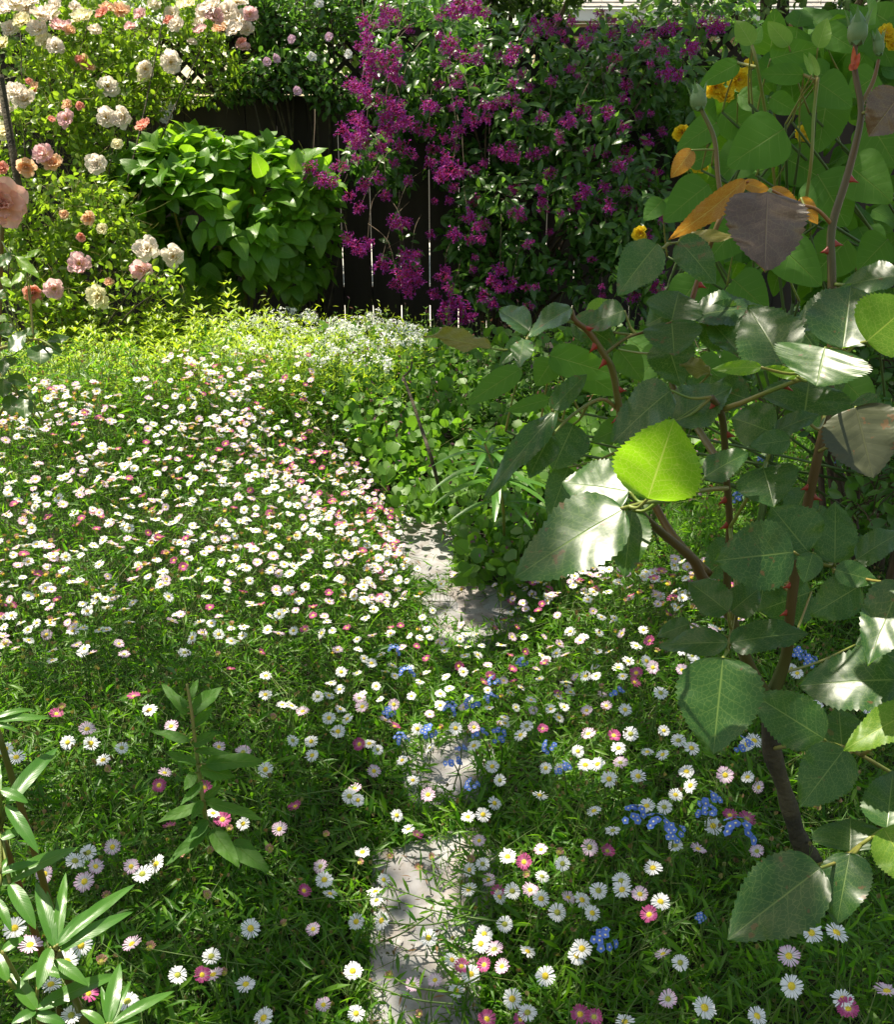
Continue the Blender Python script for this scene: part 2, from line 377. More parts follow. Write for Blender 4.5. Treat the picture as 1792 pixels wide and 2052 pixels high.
STONES = {
 'near': [(742, 1712), (800, 1690), (880, 1668), (975, 1652), (1010, 1715), (1000, 1800), (975, 1900), (965, 2000), (955, 2110), (742, 2115), (738, 1950), (744, 1850)],
 'hidden': [(800, 1480), (900, 1455), (985, 1490), (985, 1580), (900, 1612), (820, 1600)],
 'low': [(835, 1205), (870, 1180), (930, 1166), (1010, 1180), (1065, 1205), (1060, 1260), (980, 1290), (880, 1275), (840, 1245)],
 'far': [(775, 1060), (800, 1040), (850, 1031), (902, 1034), (915, 1060), (918, 1120), (905, 1165), (850, 1180), (812, 1155), (765, 1105)]}
def stone(poly, label, z=.035):
    pts = [ground(x, y, z) for x, y in poly]
    c = sum(pts, Vector()) / len(pts)
    sp, _ = smooth_path(pts + [pts[0]], None, 4); sp = sp[:-1]
    rs = random.Random(int(c.x * 1000) + 5); n = len(sp)
    e = Thing('stepping_stone', label, 'stepping stone', (c.x, c.y, 0), 'flat stepping stones of the garden path')
    ac = Acc(); V = []
    jit = [1 + rs.uniform(-.025, .025) for _ in range(n)]
    rings = [(1.0, -.05), (1.0, z - .012), (.992, z - .003), (.975, z)] + [(s, z) for s in (.93, .86, .76, .64, .5, .36, .2)]
    for s, zz in rings:
        for i, p in enumerate(sp):
            q = c + (p - c) * s * jit[i]
            dz = 0 if zz < z else .0035 * gnoise(q.x * 9, q.y * 9) + .002 * gnoise(q.x * 31, q.y * 31) + .001 * rs.random()
            V.append((q.x, q.y, zz + dz))
    V.append((c.x, c.y, z)); Fq = []
    for k in range(len(rings) - 1):
        for i in range(n): Fq.append((k * n + i, k * n + (i + 1) % n, (k + 1) * n + (i + 1) % n, (k + 1) * n + i))
    k = (len(rings) - 1) * n
    for i in range(n): Fq.append((k + i, k + (i + 1) % n, len(V) - 1))
    ac.add(V, Fq, 'stone'); e.part(ac, 'slab')
stone(STONES['near'], 'large pale flagstone at the bottom of the photo, crossed by daisy stems')
stone(STONES['hidden'], 'grey flagstone almost hidden under daisies and forget-me-nots')
stone(STONES['low'], 'pinkish rounded flagstone, second farthest, below the big shiny rose leaf')
stone(STONES['far'], 'farthest pale grey flagstone, beside the low round-leaved cover')

M['dead'] = leafmat('dead_leaf', (.16, .085, .035), (.26, .15, .07), .8, .2, tmul=1.3)
def litter():
    n = 900; y = .8 + rng.random(n) * 2.6; x = (rng.random(n) - .5) * 2 * (.5 + y * .45); c = [ground(q[0], q[1], .042) for q in zip(rng.uniform(740, 960, 50), rng.uniform(1660, 2060, 50))] + [ground(q[0], q[1], .042) for q in zip(rng.uniform(790, 1040, 25), rng.uniform(1040, 1260, 25))]
    p = np.concatenate([np.stack([x, y, np.full(n, .02)], 1), np.array(c)]); p[:, 2] += rng.random(len(p)) * .003; m = len(p); ac = Acc()
    ac.inst(T_lance, p, frames(rdir(m) * [1, 1, .1], rdir(m, 2.5)), rng.uniform(.006, .02, m), rng.random(m), 'dead')
    tag(ac.build('leaf_litter'), 'small dry brown leaves and stalks fallen on stones and soil', 'leaf litter', kind='stuff')
litter()
# ------------------------------------------------------------------ carpet height
PATH = [np.array(ground(x, y, .03))[:2] for x, y in [(850, 2150), (850, 1850), (900, 1540), (950, 1230), (850, 1100), (830, 1040)]]
def path_dist(x, y):
    d = np.full(np.shape(x), 9.0)
    for i in range(len(PATH) - 1):
        a_, b_ = PATH[i], PATH[i + 1]; ab = b_ - a_; t = np.clip(((x - a_[0]) * ab[0] + (y - a_[1]) * ab[1]) / (ab @ ab), 0, 1)
        d = np.minimum(d, np.hypot(x - a_[0] - t * ab[0], y - a_[1] - t * ab[1]))
    return d
def H(x, y):
    x = np.asarray(x, float); y = np.asarray(y, float); d = path_dist(x, y)
    h = .045 + .17 * np.clip((d - .095) / .30, 0, 1) ** .8
    far = np.clip((y - 2.2) / 1.2, 0, 1) * np.clip((-x + .1) / .5, 0, 1)
    mound = np.clip((y - 1.35) / 1.4, 0, 1); mound = mound * mound * (3 - 2 * mound) * np.clip((d - .12) / .55, 0, 1) * (x < PATH[4][0] + .3)
    return np.maximum(h + mound * .30 + (.022 + .03 * np.clip(d / .5, 0, 1)) * gnoise(x, y, 2.2), .02)
vis_polys = [STONES['near'][:0] + [(748, 1722), (800, 1700), (880, 1680), (950, 1668), (935, 1720), (915, 1800), (890, 1870), (915, 1950), (900, 2060), (748, 2060), (744, 1950), (748, 1850)],
             [(862, 1495), (905, 1480), (950, 1500), (955, 1570), (900, 1590), (850, 1585)],
             [(845, 1200), (880, 1182), (930, 1170), (1000, 1185), (1040, 1210), (1020, 1240), (950, 1255), (890, 1245)],
             [(800, 1045), (850, 1036), (900, 1040), (910, 1065), (912, 1120), (898, 1155), (850, 1170), (822, 1140), (800, 1100)]]
def clearmask(p, keep=.10):
    px, py, _ = proj(p); m = np.zeros(len(px), bool)
    for q in vis_polys: m |= inpoly(px, py, q)
    return ~m | (rng.random(len(px)) < keep)
cover_poly = [(640, 655), (760, 640), (1000, 650), (1240, 640), (1400, 700), (1430, 900), (1300, 1060), (1080, 1150), (960, 1170), (915, 1150), (912, 1035), (790, 1010), (740, 900), (660, 800)]

# daisy carpet foliage
M['daisy_bud'] = leafmat('daisy_bud', (.16, .20, .04), (.28, .14, .10), .6, .3, tmul=1.6)
def carpet():
    n = 230000
    # sample positions uniformly in the ground trapezoid the camera can see, denser nearby
    y = .75 + rng.random(n) ** 1.1 * 3.0; x = (rng.random(n) - .5) * 2 * (.62 + y * .50)
    h = H(x, y); z = h * (1 - rng.random(n) ** 1.7 * .9) + rng.normal(size=n) * .008
    p = np.stack([x, y, np.maximum(z, .01)], 1)
    px, py, d = proj(p)
    ok = clearmask(p, .045) & (px > -150) & (px < 1950) & (py < 2250)
    top = np.stack([x, y, h], 1); tx, ty, _ = proj(top)
    ok &= ~inpoly(tx, ty, cover_poly) & ~((ty < 690 + 40 * gnoise(x, y, 3)) )
    p = p[ok]; h = h[ok]; d = d[ok]; n = len(p)
    ax = rdir(n, .55); ax[:, 2] = np.abs(ax[:, 2]) * .9 - .1; nr = rdir(n, 1.6)
    s = rng.uniform(.011, .031, n) * np.where(rng.random(n) < .06, 1.5, 1)
    ac = Acc(); nr2 = d < 2.0
    ac.inst(T_lance, p[nr2], frames(ax[nr2], nr[nr2]), s[nr2], rng.random(nr2.sum()), 'carpet')
    fr = ~nr2; ac.inst(T_lance2, p[fr], frames(ax[fr], nr[fr]), s[fr] * 1.15, rng.random(fr.sum()), 'carpet')
    # wiry stems
    k = 17000; i = rng.integers(0, n, k); b = p[i] + np.array([0, 0, .02]); a_ = b + rng.normal(size=(k, 3)) * np.array([.05, .05, .0]) - np.array([0, 0, 1]) * rng.uniform(.02, .09, k)[:, None]
    a_[:, 2] = np.maximum(a_[:, 2], .005)
    many_stems(ac, a_, b, .0008, 'carpet_stem', .2)
    q_ = b[:4200]; m_ = len(q_); up_ = norm(rng.normal(size=(m_, 3)) * .4 + [0, 0, 1])
    for a2 in (0, 1.57): ac.inst(leaf_tpl(ellip, .75, 4, 3, .5, 0), q_, frames(up_, np.stack([np.cos(a2 + q_[:, 0] * 99), np.sin(a2 + q_[:, 0] * 99), np.zeros(m_)], 1)), rng.uniform(.005, .008, m_), rng.random(m_), 'daisy_bud')
    k = 7000; yy = .9 + rng.random(k) * 2.6; xx = (rng.random(k) - .5) * 2 * (.5 + yy * .46); hh = H(xx, yy); b2 = np.stack([xx, yy, hh + rng.uniform(.01, .065, k)], 1); u1, u2, _ = proj(b2)
    ok2 = ~inpoly(u1, u2, cover_poly) & clearmask(b2, .05) & (u2 > 680) & (hh > .1); b2 = b2[ok2]; k = len(b2); a2_ = b2 + np.stack([rng.normal(size=k) * .035, rng.normal(size=k) * .035, -rng.uniform(.08, .14, k)], 1); many_stems(ac, a2_, b2, .0007, 'carpet_stem', .12)
    for a2 in (0, 1.57): ac.inst(leaf_tpl(ellip, .75, 4, 3, .5, 0), b2[::2], frames(norm(rng.normal(size=(len(b2[::2]), 3)) * .3 + [0, 0, 1]), np.tile([math.cos(a2), math.sin(a2), 0.0], (len(b2[::2]), 1))), rng.uniform(.0045, .008, len(b2[::2])), rng.random(len(b2[::2])), 'daisy_bud')
    for L_ in ([(1000, 770), (640, 712), (270, 620)], [(860, 715), (560, 640), (320, 560)], [(830, 710), (560, 782), (315, 770)], [(580, 712), (400, 830), (230, 905)], [(840, 335), (720, 300), (600, 235)], [(900, 520), (760, 470), (630, 395)], [(900, 600), (700, 540), (500, 445)], [(760, 1190), (460, 1150), (330, 1080)], [(700, 1250), (420, 1210), (130, 1090)], [(900, 1060), (700, 1130), (540, 900)], [(640, 620), (600, 560), (570, 390)], [(250, 620), (120, 640), (-200, 650)]):
        w_ = [ground(*q4(*q), .075 + .05 * random.random()) for q in L_]; sp, rr = smooth_path(w_, [.0014, .0011, .0008], 7); tube(ac, sp, rr, 'carpet_stem', 5)
        q_ = np.array([sp[i_] for i_ in range(2, len(sp), 2)]); m_ = len(q_); ac.inst(T_lance, np.repeat(q_, 2, 0), frames(rdir(2 * m_, .2), rdir(2 * m_, 1.5)), rng.uniform(.012, .024, 2 * m_), rng.random(2 * m_), 'carpet')
    ed = []
    for q_ in STONES.values():
        for a1, b1 in zip(q_, q_[1:] + q_[:1]):
            for t_ in np.linspace(0, 1, 90): g_ = ground(a1[0] * (1 - t_) + b1[0] * t_, a1[1] * (1 - t_) + b1[1] * t_, .03); ed.append(g_)
    ed = np.repeat(np.array(ed), 5, 0) + rng.normal(size=(len(ed) * 5, 3)) * [.009, .009, .003]; m_ = len(ed)
    ac.inst(T_lance2, ed, frames(rdir(m_, .8), rdir(m_, 1)), rng.uniform(.006, .014, m_), rng.random(m_), 'carpet')
    o = ac.build('daisy_foliage'); tag(o, 'dense low carpet of narrow green daisy leaves and wiry stems', 'ground cover', kind='stuff')
carpet()
# dark ground-level undergrowth keeps soil from showing pale
# ------------------------------------------------------------------ round-leaved cover right of path
def cover():
    n = 42000; y = 1.9 + rng.random(n) * 2.4; x = -.9 + rng.random(n) * 3.3
    h = .15 + .05 * gnoise(x, y, 2.4, 1) + .28 * np.clip((y - 2.1) / 1.4, 0, 1); z = h * (1 - rng.random(n) ** 2 * .9)
    p = np.stack([x, y, z], 1); top = p.copy(); top[:, 2] = h; tx, ty, _ = proj(top)
    wide = [(640, 650), (1000, 648), (1900, 640), (1900, 1130), (1500, 1090), (1300, 1080), (1080, 1155), (930, 1165), (915, 1150), (912, 1035), (790, 1010), (740, 900), (660, 800)]
    ok = inpoly(tx, ty, wide) & clearmask(p, 0); p = p[ok]; n = len(p)
    ac = Acc(); nr = norm(rng.normal(size=(n, 3)) * .7 + np.array([0, -.5, .9])); ax = rdir(n)
    ac.inst(T_round, p, frames(ax, nr), rng.uniform(.016, .040, n), rng.random(n), 'round_leaf')
    k = 1500; i = rng.integers(0, n, k); a_ = p[i]; b = a_ + np.stack([rng.normal(size=k) * .03, rng.normal(size=k) * .03, rng.uniform(.04, .12, k)], 1)
    many_stems(ac, a_, b, .0008, 'carpet_stem', .1)
    m_ = T_ell; ac.inst(m_, b, frames(rdir(k, .8), rdir(k, .3)), rng.uniform(.008, .014, k), rng.random(k), 'bronze_bud')
    # taller weedy stems with narrow leaves at the far side
    tag(ac.build('round_leaf_ground_cover'), 'low mat of small round green leaves right of the path', 'ground cover', kind='stuff')
M['bronze_bud'] = leafmat('small_bud', (.16, .07, .05), (.10, .05, .12), .6, .3)
cover()
def sprigs(name, label, pts, hgt, mat, leaf=.035, whorl=4, step=.03, T=T_lance, stemmat='carpet_stem', lean=.12, wid=1.5):
    ac = Acc(); pos = []; ax = []; nr = []; sc_ = []
    A_ = []; B_ = []
    for q in pts:
        h = hgt * rng.uniform(.65, 1.15); tip = np.array([q[0] + rng.normal() * lean * h, q[1] + rng.normal() * lean * h - .1 * h, q[2] + h]); q = np.array(q)
        A_.append(q); B_.append(tip); m = max(2, int(h / step)); ph = rng.random() * 6
        for i in range(1, m + 1):
            t = i / m; c = q * (1 - t) + tip * t; s = leaf * (1 - .55 * t ** 3) * rng.uniform(.6, 1.3)
            for k in range(whorl):
                an = ph + i * 1.2 + k * 2 * math.pi / whorl + random.gauss(0, .35); up = .35 + .8 * t ** 4 + random.gauss(0, .3)
                ax.append((math.cos(an), math.sin(an), up)); nr.append((-.3 * math.cos(an), -.3 * math.sin(an), 1)); pos.append(c); sc_.append((s * wid, s, s))
    n = len(pos); many_stems(ac, np.array(A_), np.array(B_), .0016, stemmat, .04)
    ac.inst(T, np.array(pos), frames(np.array(ax), np.array(nr)), np.array(sc_), rng.random(n), mat)
    return tag(ac.build(name), label, 'plants', kind='stuff')
def scatter_ground(n, poly, z):
    xs_ = [p[0] for p in poly]; ys_ = [p[1] for p in poly]; out = []
    while len(out) < n:
        x = random.uniform(min(xs_), max(xs_)); y = random.uniform(min(ys_), max(ys_))
        if inpoly(np.array([x]), np.array([y]), poly)[0]: g = ground(x, y, z); out.append((g.x, g.y, z * .35))
    return out
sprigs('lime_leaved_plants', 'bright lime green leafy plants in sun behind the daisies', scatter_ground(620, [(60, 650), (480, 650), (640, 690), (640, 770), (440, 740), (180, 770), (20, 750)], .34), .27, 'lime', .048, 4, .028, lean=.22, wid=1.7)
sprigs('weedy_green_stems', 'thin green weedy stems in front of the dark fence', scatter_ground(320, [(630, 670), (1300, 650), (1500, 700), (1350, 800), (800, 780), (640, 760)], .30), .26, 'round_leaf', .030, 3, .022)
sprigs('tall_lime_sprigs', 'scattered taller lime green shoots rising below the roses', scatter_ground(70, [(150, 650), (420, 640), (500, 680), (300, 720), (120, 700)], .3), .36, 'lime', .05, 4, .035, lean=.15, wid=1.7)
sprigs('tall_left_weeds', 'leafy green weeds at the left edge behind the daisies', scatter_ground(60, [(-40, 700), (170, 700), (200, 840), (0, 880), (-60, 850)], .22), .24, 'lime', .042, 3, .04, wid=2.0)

# sweet alyssum
def alyssum():
    ac = Acc(); V = []
    fl = leaf_tpl(rnd_leaf, 1.0, 3, 3, 0, 0)
    P0 = []; A_ = []
    n = 0
    for i in range(270):
        t = random.random(); px = 430 + 420 * t ** .85 + random.gauss(0, 10); py = 622 + random.random() ** 1.6 * 95 + 12 * math.sin(px * .03) + (25 if px > 760 else 0)
        if px > 780 and py > 690: continue
        if px < 560 and py > 705: continue
        g = ground(px, py + 12, .32 + .09 * random.random()); P0.append(np.array(g)); A_.append((g.x + random.gauss(0, .03), g.y + random.gauss(0, .03), .1))
    P0 = np.array(P0); many_stems(ac, np.array(A_), P0, .001, 'carpet_stem', .08)
    pos = []; 
    for c in P0:
        r = random.uniform(.010, .019)
        for k in range(26):
            d = rdir(1, .5)[0]; pos.append((c + d * r, d, .0055))
    p = np.array([q[0] for q in pos]); nr = np.array([q[1] for q in pos]); ac.inst(fl, p, frames(rdir(len(p)), nr), np.full(len(p), .0065), rng.random(len(p)), 'white_fl')
    k = 6000; i = rng.integers(0, len(P0), k); q = P0[i] + rng.normal(size=(k, 3)) * .04 - np.array([0, 0, .05])
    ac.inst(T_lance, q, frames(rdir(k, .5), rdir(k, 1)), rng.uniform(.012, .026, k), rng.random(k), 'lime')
    tag(ac.build('sweet_alyssum'), 'drift of tiny white flower heads in front of the dark fence', 'flowers', kind='stuff')
alyssum()

# ------------------------------------------------------------------ fence, house, patio
FY = 4.6
def fence():
    e = Thing('garden_fence', 'dark weathered board fence with light shining through the gaps and lattice on top', 'fence', (0, FY, 0))
    pitch = 60 / F * 4.36; x0 = (740 - CX) / F * 4.36; gap = .0045
    for i in range(-15, 26):
        xl = x0 + pitch * i; r = random.Random(i); g = gap * r.choice([.15, .5, .9, 1.1]) if not -2 <= i <= 7 else gap
        ac = Acc(); dz = r.uniform(-.004, .004)
        V = []; xa, xb = xl + g / 2, xl + pitch - g / 2; sk = r.uniform(-.0012, .0012)
        for yy in (FY, FY + .017):
            V += [(xa + sk, yy, .03), (xb + sk, yy, .03), (xb - sk, yy, 1.10 + dz), (xa - sk, yy, 1.10 + dz)]
        ac.add(V, [(0, 1, 2, 3), (7, 6, 5, 4), (0, 4, 5, 1), (1, 5, 6, 2), (2, 6, 7, 3), (3, 7, 4, 0)], 'fence'); e.part(ac, 'board', False)
    for z in (.2, .98):
        ac = Acc(); box(ac, (-2.9, FY + .019, z), (3.6, FY + .055, z + .085), 'fence'); e.part(ac, 'rail', False)
    ac = Acc(); box(ac, (-2.9, FY - .02, 1.108), (3.6, FY + .06, 1.15), 'fence'); e.part(ac, 'rail', False)
    ac = Acc(); box(ac, (-2.9, FY - .02, 1.335), (3.6, FY + .06, 1.365), 'fence'); e.part(ac, 'rail', False)
    for xp in (-2.6, -.95, .72, 2.4):
        ac = Acc(); box(ac, (xp, FY + .058, -.05), (xp + .085, FY + .143, 1.38), 'fence'); e.part(ac, 'post', False)
    ac = Acc()
    for s in (1, -1):
        for k in range(-40, 60):
            xa = -2.9 + k * .085; za, zb = 1.152, 1.333; xb = xa + s * (zb - za)
            if min(xa, xb) < -2.9 or max(xa, xb) > 3.6: continue
            w_ = .014; yo = FY + (.012 if s > 0 else .022)
            V = [(xa - w_, yo, za), (xa + w_, yo, za), (xb + w_, yo, zb), (xb - w_, yo, zb), (xa - w_, yo + .007, za), (xa + w_, yo + .007, za), (xb + w_, yo + .007, zb), (xb - w_, yo + .007, zb)]
            ac.add(V, [(0, 1, 2, 3), (7, 6, 5, 4), (0, 4, 5, 1), (1, 5, 6, 2), (2, 6, 7, 3), (3, 7, 4, 0)], 'fence')
    e.part(ac, 'lattice', False)
fence()
ac = Acc(); box(ac, (-6, 4.95, -.05), (9, 8.4, .02), 'patio'); tag(ac.build('patio', smooth=False), kind='structure')
def house():
    e = Thing('neighbour_house', 'tan house with grey shingled roof edge just visible beyond the fence', 'house', (4.0, 14, 0))
    d = 13.0; p = ground(1, 1, 0)
    zt = P(1180, 38, d).z; ze = P(1180, 22, d).z; y0 = P(1180, 30, d).y
    x0 = P(1075, 30, d).x; x1 = x0 + 9
    ac = Acc(); box(ac, (x0 + .45, y0 + .5, 0), (x1 - .45, y0 + 6, zt - .02), 'stucco'); e.part(ac, 'wall', False)
    ac = Acc(); box(ac, (x0, y0 - .02, zt - .02), (x1, y0 + .0, ze + .02), 'fascia'); box(ac, (x0, y0 + .002, zt - .018), (x1, y0 + .5, zt + .0), 'fascia'); e.part(ac, 'fascia', False)
    ac = Acc()
    for k in range(16):
        ya = y0 - .06 + k * .2; yb = ya + .24; za = ze + .03 + k * .07; zb = za + .075
        xx = x0 - .05
        while xx < x1:
            wd = random.uniform(.25, .4); j = random.uniform(0, .02)
            V = [(xx, ya - j, za), (xx + wd - .008, ya - j, za), (xx + wd - .008, yb, zb), (xx, yb, zb), (xx, ya - j, za + .022), (xx + wd - .008, ya - j, za + .022), (xx + wd - .008, yb, zb + .012), (xx, yb, zb + .012)]
            ac.add(V, [(3, 2, 1, 0), (4, 5, 6, 7), (0, 1, 5, 4), (1, 2, 6, 5), (2, 3, 7, 6), (3, 0, 4, 7)], 'shingle'); xx += wd
    e.part(ac, 'roof', False)
house()

# ------------------------------------------------------------------ foliage volumes
def blob_pts(n, blobs, shell=.0):
    """blobs: (px,py,depth, rx_px, ry_px, rz_m, weight)"""
    wt = np.array([b[6] for b in blobs], float); wt /= wt.sum(); idx = rng.choice(len(blobs), n, p=wt); B = np.array([b[:6] for b in blobs], float)[idx]
    d = rdir(n); r = (shell + (1 - shell) * rng.random(n)) ** (1 / 3.0)
    q = d * r[:, None]; dep = B[:, 2]
    c = np.array([P(b[0], b[1], b[2]) for b in blobs])[idx]
    off = np.stack([q[:, 0] * B[:, 3] / F * dep, q[:, 1] * B[:, 5], q[:, 2] * B[:, 4] / F * dep], 1)
    q_ = c + off; f1 = 9.0; cl = np.sin(q_[:, 0] * f1 + 1.1) * np.cos(q_[:, 2] * f1 * 1.1 + .4) + .7 * np.sin(q_[:, 0] * f1 * 2.1 + q_[:, 2] * f1 * 1.7) + .6 * np.cos(q_[:, 1] * f1 * 1.5 + q_[:, 2] * 5)
    k_ = cl + rng.normal(size=n) * .35 > -.45
    return q_[k_], d[k_]
def branchy(acc, base, targets, r0, m, seed=1):
    rs = random.Random(seed)
    for t in targets:
        t = Vector(t); b = Vector(base) + Vector((rs.uniform(-.05, .05), rs.uniform(-.04, .04), 0))
        mid = b.lerp(t, .5) + Vector((rs.uniform(-.08, .08), rs.uniform(-.06, .06), .12))
        p, r = smooth_path([b, mid, t], [r0, r0 * .6, r0 * .25], 6); tube(acc, p, r, m, 5)

# blooms
def petal_tpl(wd=.8, cup=.35, wave=.05):
    pr = lambda v: (max(v, 0) ** .6) * (1 - max(0, v - .72) ** 1.6 * 5) * 1.05 + .05
    V = []; A = []
    for j in range(6):
        v = j / 5
        for i in range(5):
            u = -1 + i / 2; V.append((u * pr(v) * wd / 2, v * (1 - .06 * u * u * (v > .9)), cup * v * v * .7 + .25 * u * u * v * .4 + wave * math.sin(u * 5 + v * 7) * v)); A.append((u, v, 0))
    return np.array(V), grid_faces(5, 6), np.array(A)
def bloom_mesh(name, mat, cmat, full, seed, r=.04):
    rs = np.random.default_rng(seed); ac = Acc()
    lay = [(8, 1.0, .12, .95), (8, .88, .4, .9), (7, .64, .8, .8)] + ([(6, .45, 1.25, .8), (5, .3, 1.5, .8)] if full else [])
    for n_, s, tilt, wd in lay:
        tp = petal_tpl(.85 * wd, .22, .11); an = np.arange(n_) / n_ * 2 * math.pi + rs.random() * 3 + rs.normal(size=n_) * .12
        ti = tilt + rs.normal(size=n_) * .12
        ax = np.stack([np.cos(an) * np.cos(ti), np.sin(an) * np.cos(ti), np.sin(ti)], 1); nr = np.stack([-np.cos(an) * np.sin(ti), -np.sin(an) * np.sin(ti), np.cos(ti)], 1)
        ac.inst(tp, np.zeros((n_, 3)), frames(ax, nr), s * r * (1 + rs.normal(size=n_) * .08), rs.random(n_), mat)
    if not full:
        k = 26; d = norm(rs.normal(size=(k, 3)) * [1, 1, .3] + [0, 0, 1.2]); ac.inst(leaf_tpl(strap, .12, 3, 3, 0, 0), np.zeros((k, 3)), frames(d, rs.normal(size=(k, 3))), np.full(k, r * .42), rs.random(k), cmat)
    return ac.mesh(name)
BL = {}
for k_, (mt, full) in {'w': ('rb_white', False), 'p': ('rb_pink', False), 'c': ('rb_cream', False), 'o': ('rb_orange', True), 'r': ('rb_coral', True), 'W': ('rb_white', True)}.items():
    BL[k_] = [bloom_mesh('rose_bloom', mt, 'yellow_fl', full, s_ * 7 + ord(k_)) for s_ in range(3)]
def bud_mesh(mat):
    ac = Acc(); prof = [(0, .3), (.25, .85), (.5, 1), (.75, .7), (1, .08)]; tube(ac, [(0, 0, z * .03) for z, _ in prof], [r * .009 for _, r in prof], mat, 8); return ac.mesh('rose_bud')
BUDM = {'o': bud_mesh('rb_orange'), 'r': bud_mesh('rb_coral')}

def climbing_rose():
    e = Thing('climbing_rose', 'big sunlit climbing rose covered in peach, white and pink blooms, at left', 'rose bush', (P(90, 640, 3.35).x, P(90, 640, 3.35).y, 0))
    blobs = [(60, 40, 3.8, 200, 110, .3, 3), (300, 40, 3.9, 190, 90, .3, 3), (420, 130, 3.98, 90, 80, .22, 1.2), (150, 170, 3.75, 200, 110, .25, 3.2), (320, 160, 3.95, 110, 60, .22, 1.2),
             (60, 290, 3.55, 160, 110, .2, 2.0), (190, 250, 3.6, 80, 90, .2, 1.2), (70, 430, 3.35, 140, 90, .16, 1.4), (60, 540, 3.3, 140, 80, .14, 1.1), (200, 480, 3.35, 90, 70, .14, .7), (240, 550, 3.25, 90, 50, .14, .8), (330, 560, 3.05, 40, 30, .08, .15), (130, 600, 3.25, 110, 40, .14, .6), (210, 420, 3.4, 70, 60, .15, .5), (150, 370, 3.5, 90, 60, .15, .8), (20, 630, 3.2, 90, 50, .15, .4)]
    p, d = blob_pts(19000, blobs, .1); n = len(p)
    ax = rdir(n, -.35); nr = norm(rng.normal(size=(n, 3)) * .8 + np.array([-.2, -.3, .9])); ac = Acc()
    ac.inst(T_ell, p, frames(ax, nr), rng.uniform(.018, .036, n), rng.random(n), 'small_rose'); e.part(ac, 'foliage')
    ac = Acc(); base = (e.loc.x, e.loc.y, 0)
    tips = [P(*t) for t in [(40, 60, 3.6), (180, 30, 3.6), (330, 20, 3.6), (420, 60, 3.7), (90, 230, 3.6), (240, 200, 3.6), (300, 540, 3.05), (190, 560, 3.05), (20, 300, 3.6), (20, 500, 3.1), (340, 570, 3.0)]]
    branchy(ac, base, tips, .006, 'bark', 3)
    i = rng.integers(0, n, 2500); many_stems(ac, p[i], p[i] + rng.normal(size=(2500, 3)) * .05, .001, 'petiole', .1)
    e.part(ac, 'canes')
    post = Acc(); tube(post, [P(88, 660, 3.5), P(86, 300, 3.5), P(84, 200, 3.5)], .013, 'bark', 8)
    pe = Thing('plant_stake', 'dark slender stake standing upright inside the climbing rose', 'stake', (P(88, 660, 3.5).x, P(88, 660, 3.5).y, 0)); 
    post = Acc(); q0 = P(88, 660, 3.42); tube(post, [(q0.x, q0.y, 0), (q0.x - .01, q0.y, .7), (q0.x - .015, q0.y, 1.15)], .013, 'bark', 8); pe.part(post, 'stake_pole')
    B = [(18, 20, 'w', 1.2), (55, 15, 'w', 1.1), (45, 45, 'c', 1), (80, 30, 'w', 1), (120, 55, 'p', 1.1), (165, 38, 'c', 1.1), (215, 18, 'o', .8), (240, 22, 'o', .9), (205, 28, 'r', .7), (90, 85, 'c', 1.0), (112, 95, 'w', .9),
         (140, 62, 'o', .6), (345, 30, 'w', .9), (372, 12, 'c', 1), (405, 45, 'w', 1.0), (430, 35, 'p', 1.0), (455, 25, 'W', 1.1), (480, 40, 'w', 1.1), (470, 62, 'w', .9), (440, 58, 'o', .7), (338, 42, 'r', .6), (488, 96, 'p', .8), (484, 85, 'r', .5), (400, 62, 'p', .7),
         (342, 126, 'w', 1.1), (292, 138, 'w', .9), (290, 155, 'c', .8), (215, 174, 'w', 1.1), (170, 125, 'o', .7), (157, 120, 'r', .45), (180, 135, 'o', .5), (134, 239, 'p', .9), (213, 237, 'w', 1.05), (247, 235, 'w', 1.1), (288, 253, 'r', .9), (102, 240, 'r', .4),
         (10, 215, 'w', 1.2), (30, 185, 'W', 1.1), (50, 200, 'w', 1.1), (8, 265, 'c', 1.0), (70, 178, 'o', .7), (58, 165, 'r', .4), (88, 310, 'p', 1.1), (105, 328, 'o', .95), (52, 334, 'o', .95), (2, 338, 'r', .7), (194, 330, 'W', 1.1), (235, 290, 'c', .6),
         (135, 212, 'o', .6), (160, 212, 'r', .45), (178, 437, 'o', .7), (205, 460, 'c', .6), (163, 475, 'r', .5), (160, 530, 'p', 1.15), (297, 500, 'w', 1.3), (287, 542, 'p', 1.25), (347, 515, 'w', 1.15), (65, 587, 'r', .95), (108, 580, 'p', 1.05), (198, 596, 'c', 1.2), (218, 565, 'o', .5), (128, 430, 'o', .5),
         (20, 60, 'w', .9), (150, 15, 'w', .7), (260, 55, 'p', .6), (310, 10, 'w', .8), (385, 85, 'w', .5), (62, 5, 'w', .9), (110, 12, 'w', .7), (280, 30, 'p', .7), (30, 8, 'W', 1.2), (75, 60, 'w', 1), (5, 90, 'c', .9), (100, 30, 'w', 1.2), (425, 15, 'w', 1.1), (455, 52, 'w', 1.2), (475, 5, 'w', 1), (410, 25, 'W', 1), (355, 50, 'w', .8), (190, 60, 'w', .7), (500, 30, 'p', .8), (496, 60, 'w', .8)]
    rs = random.Random(5)
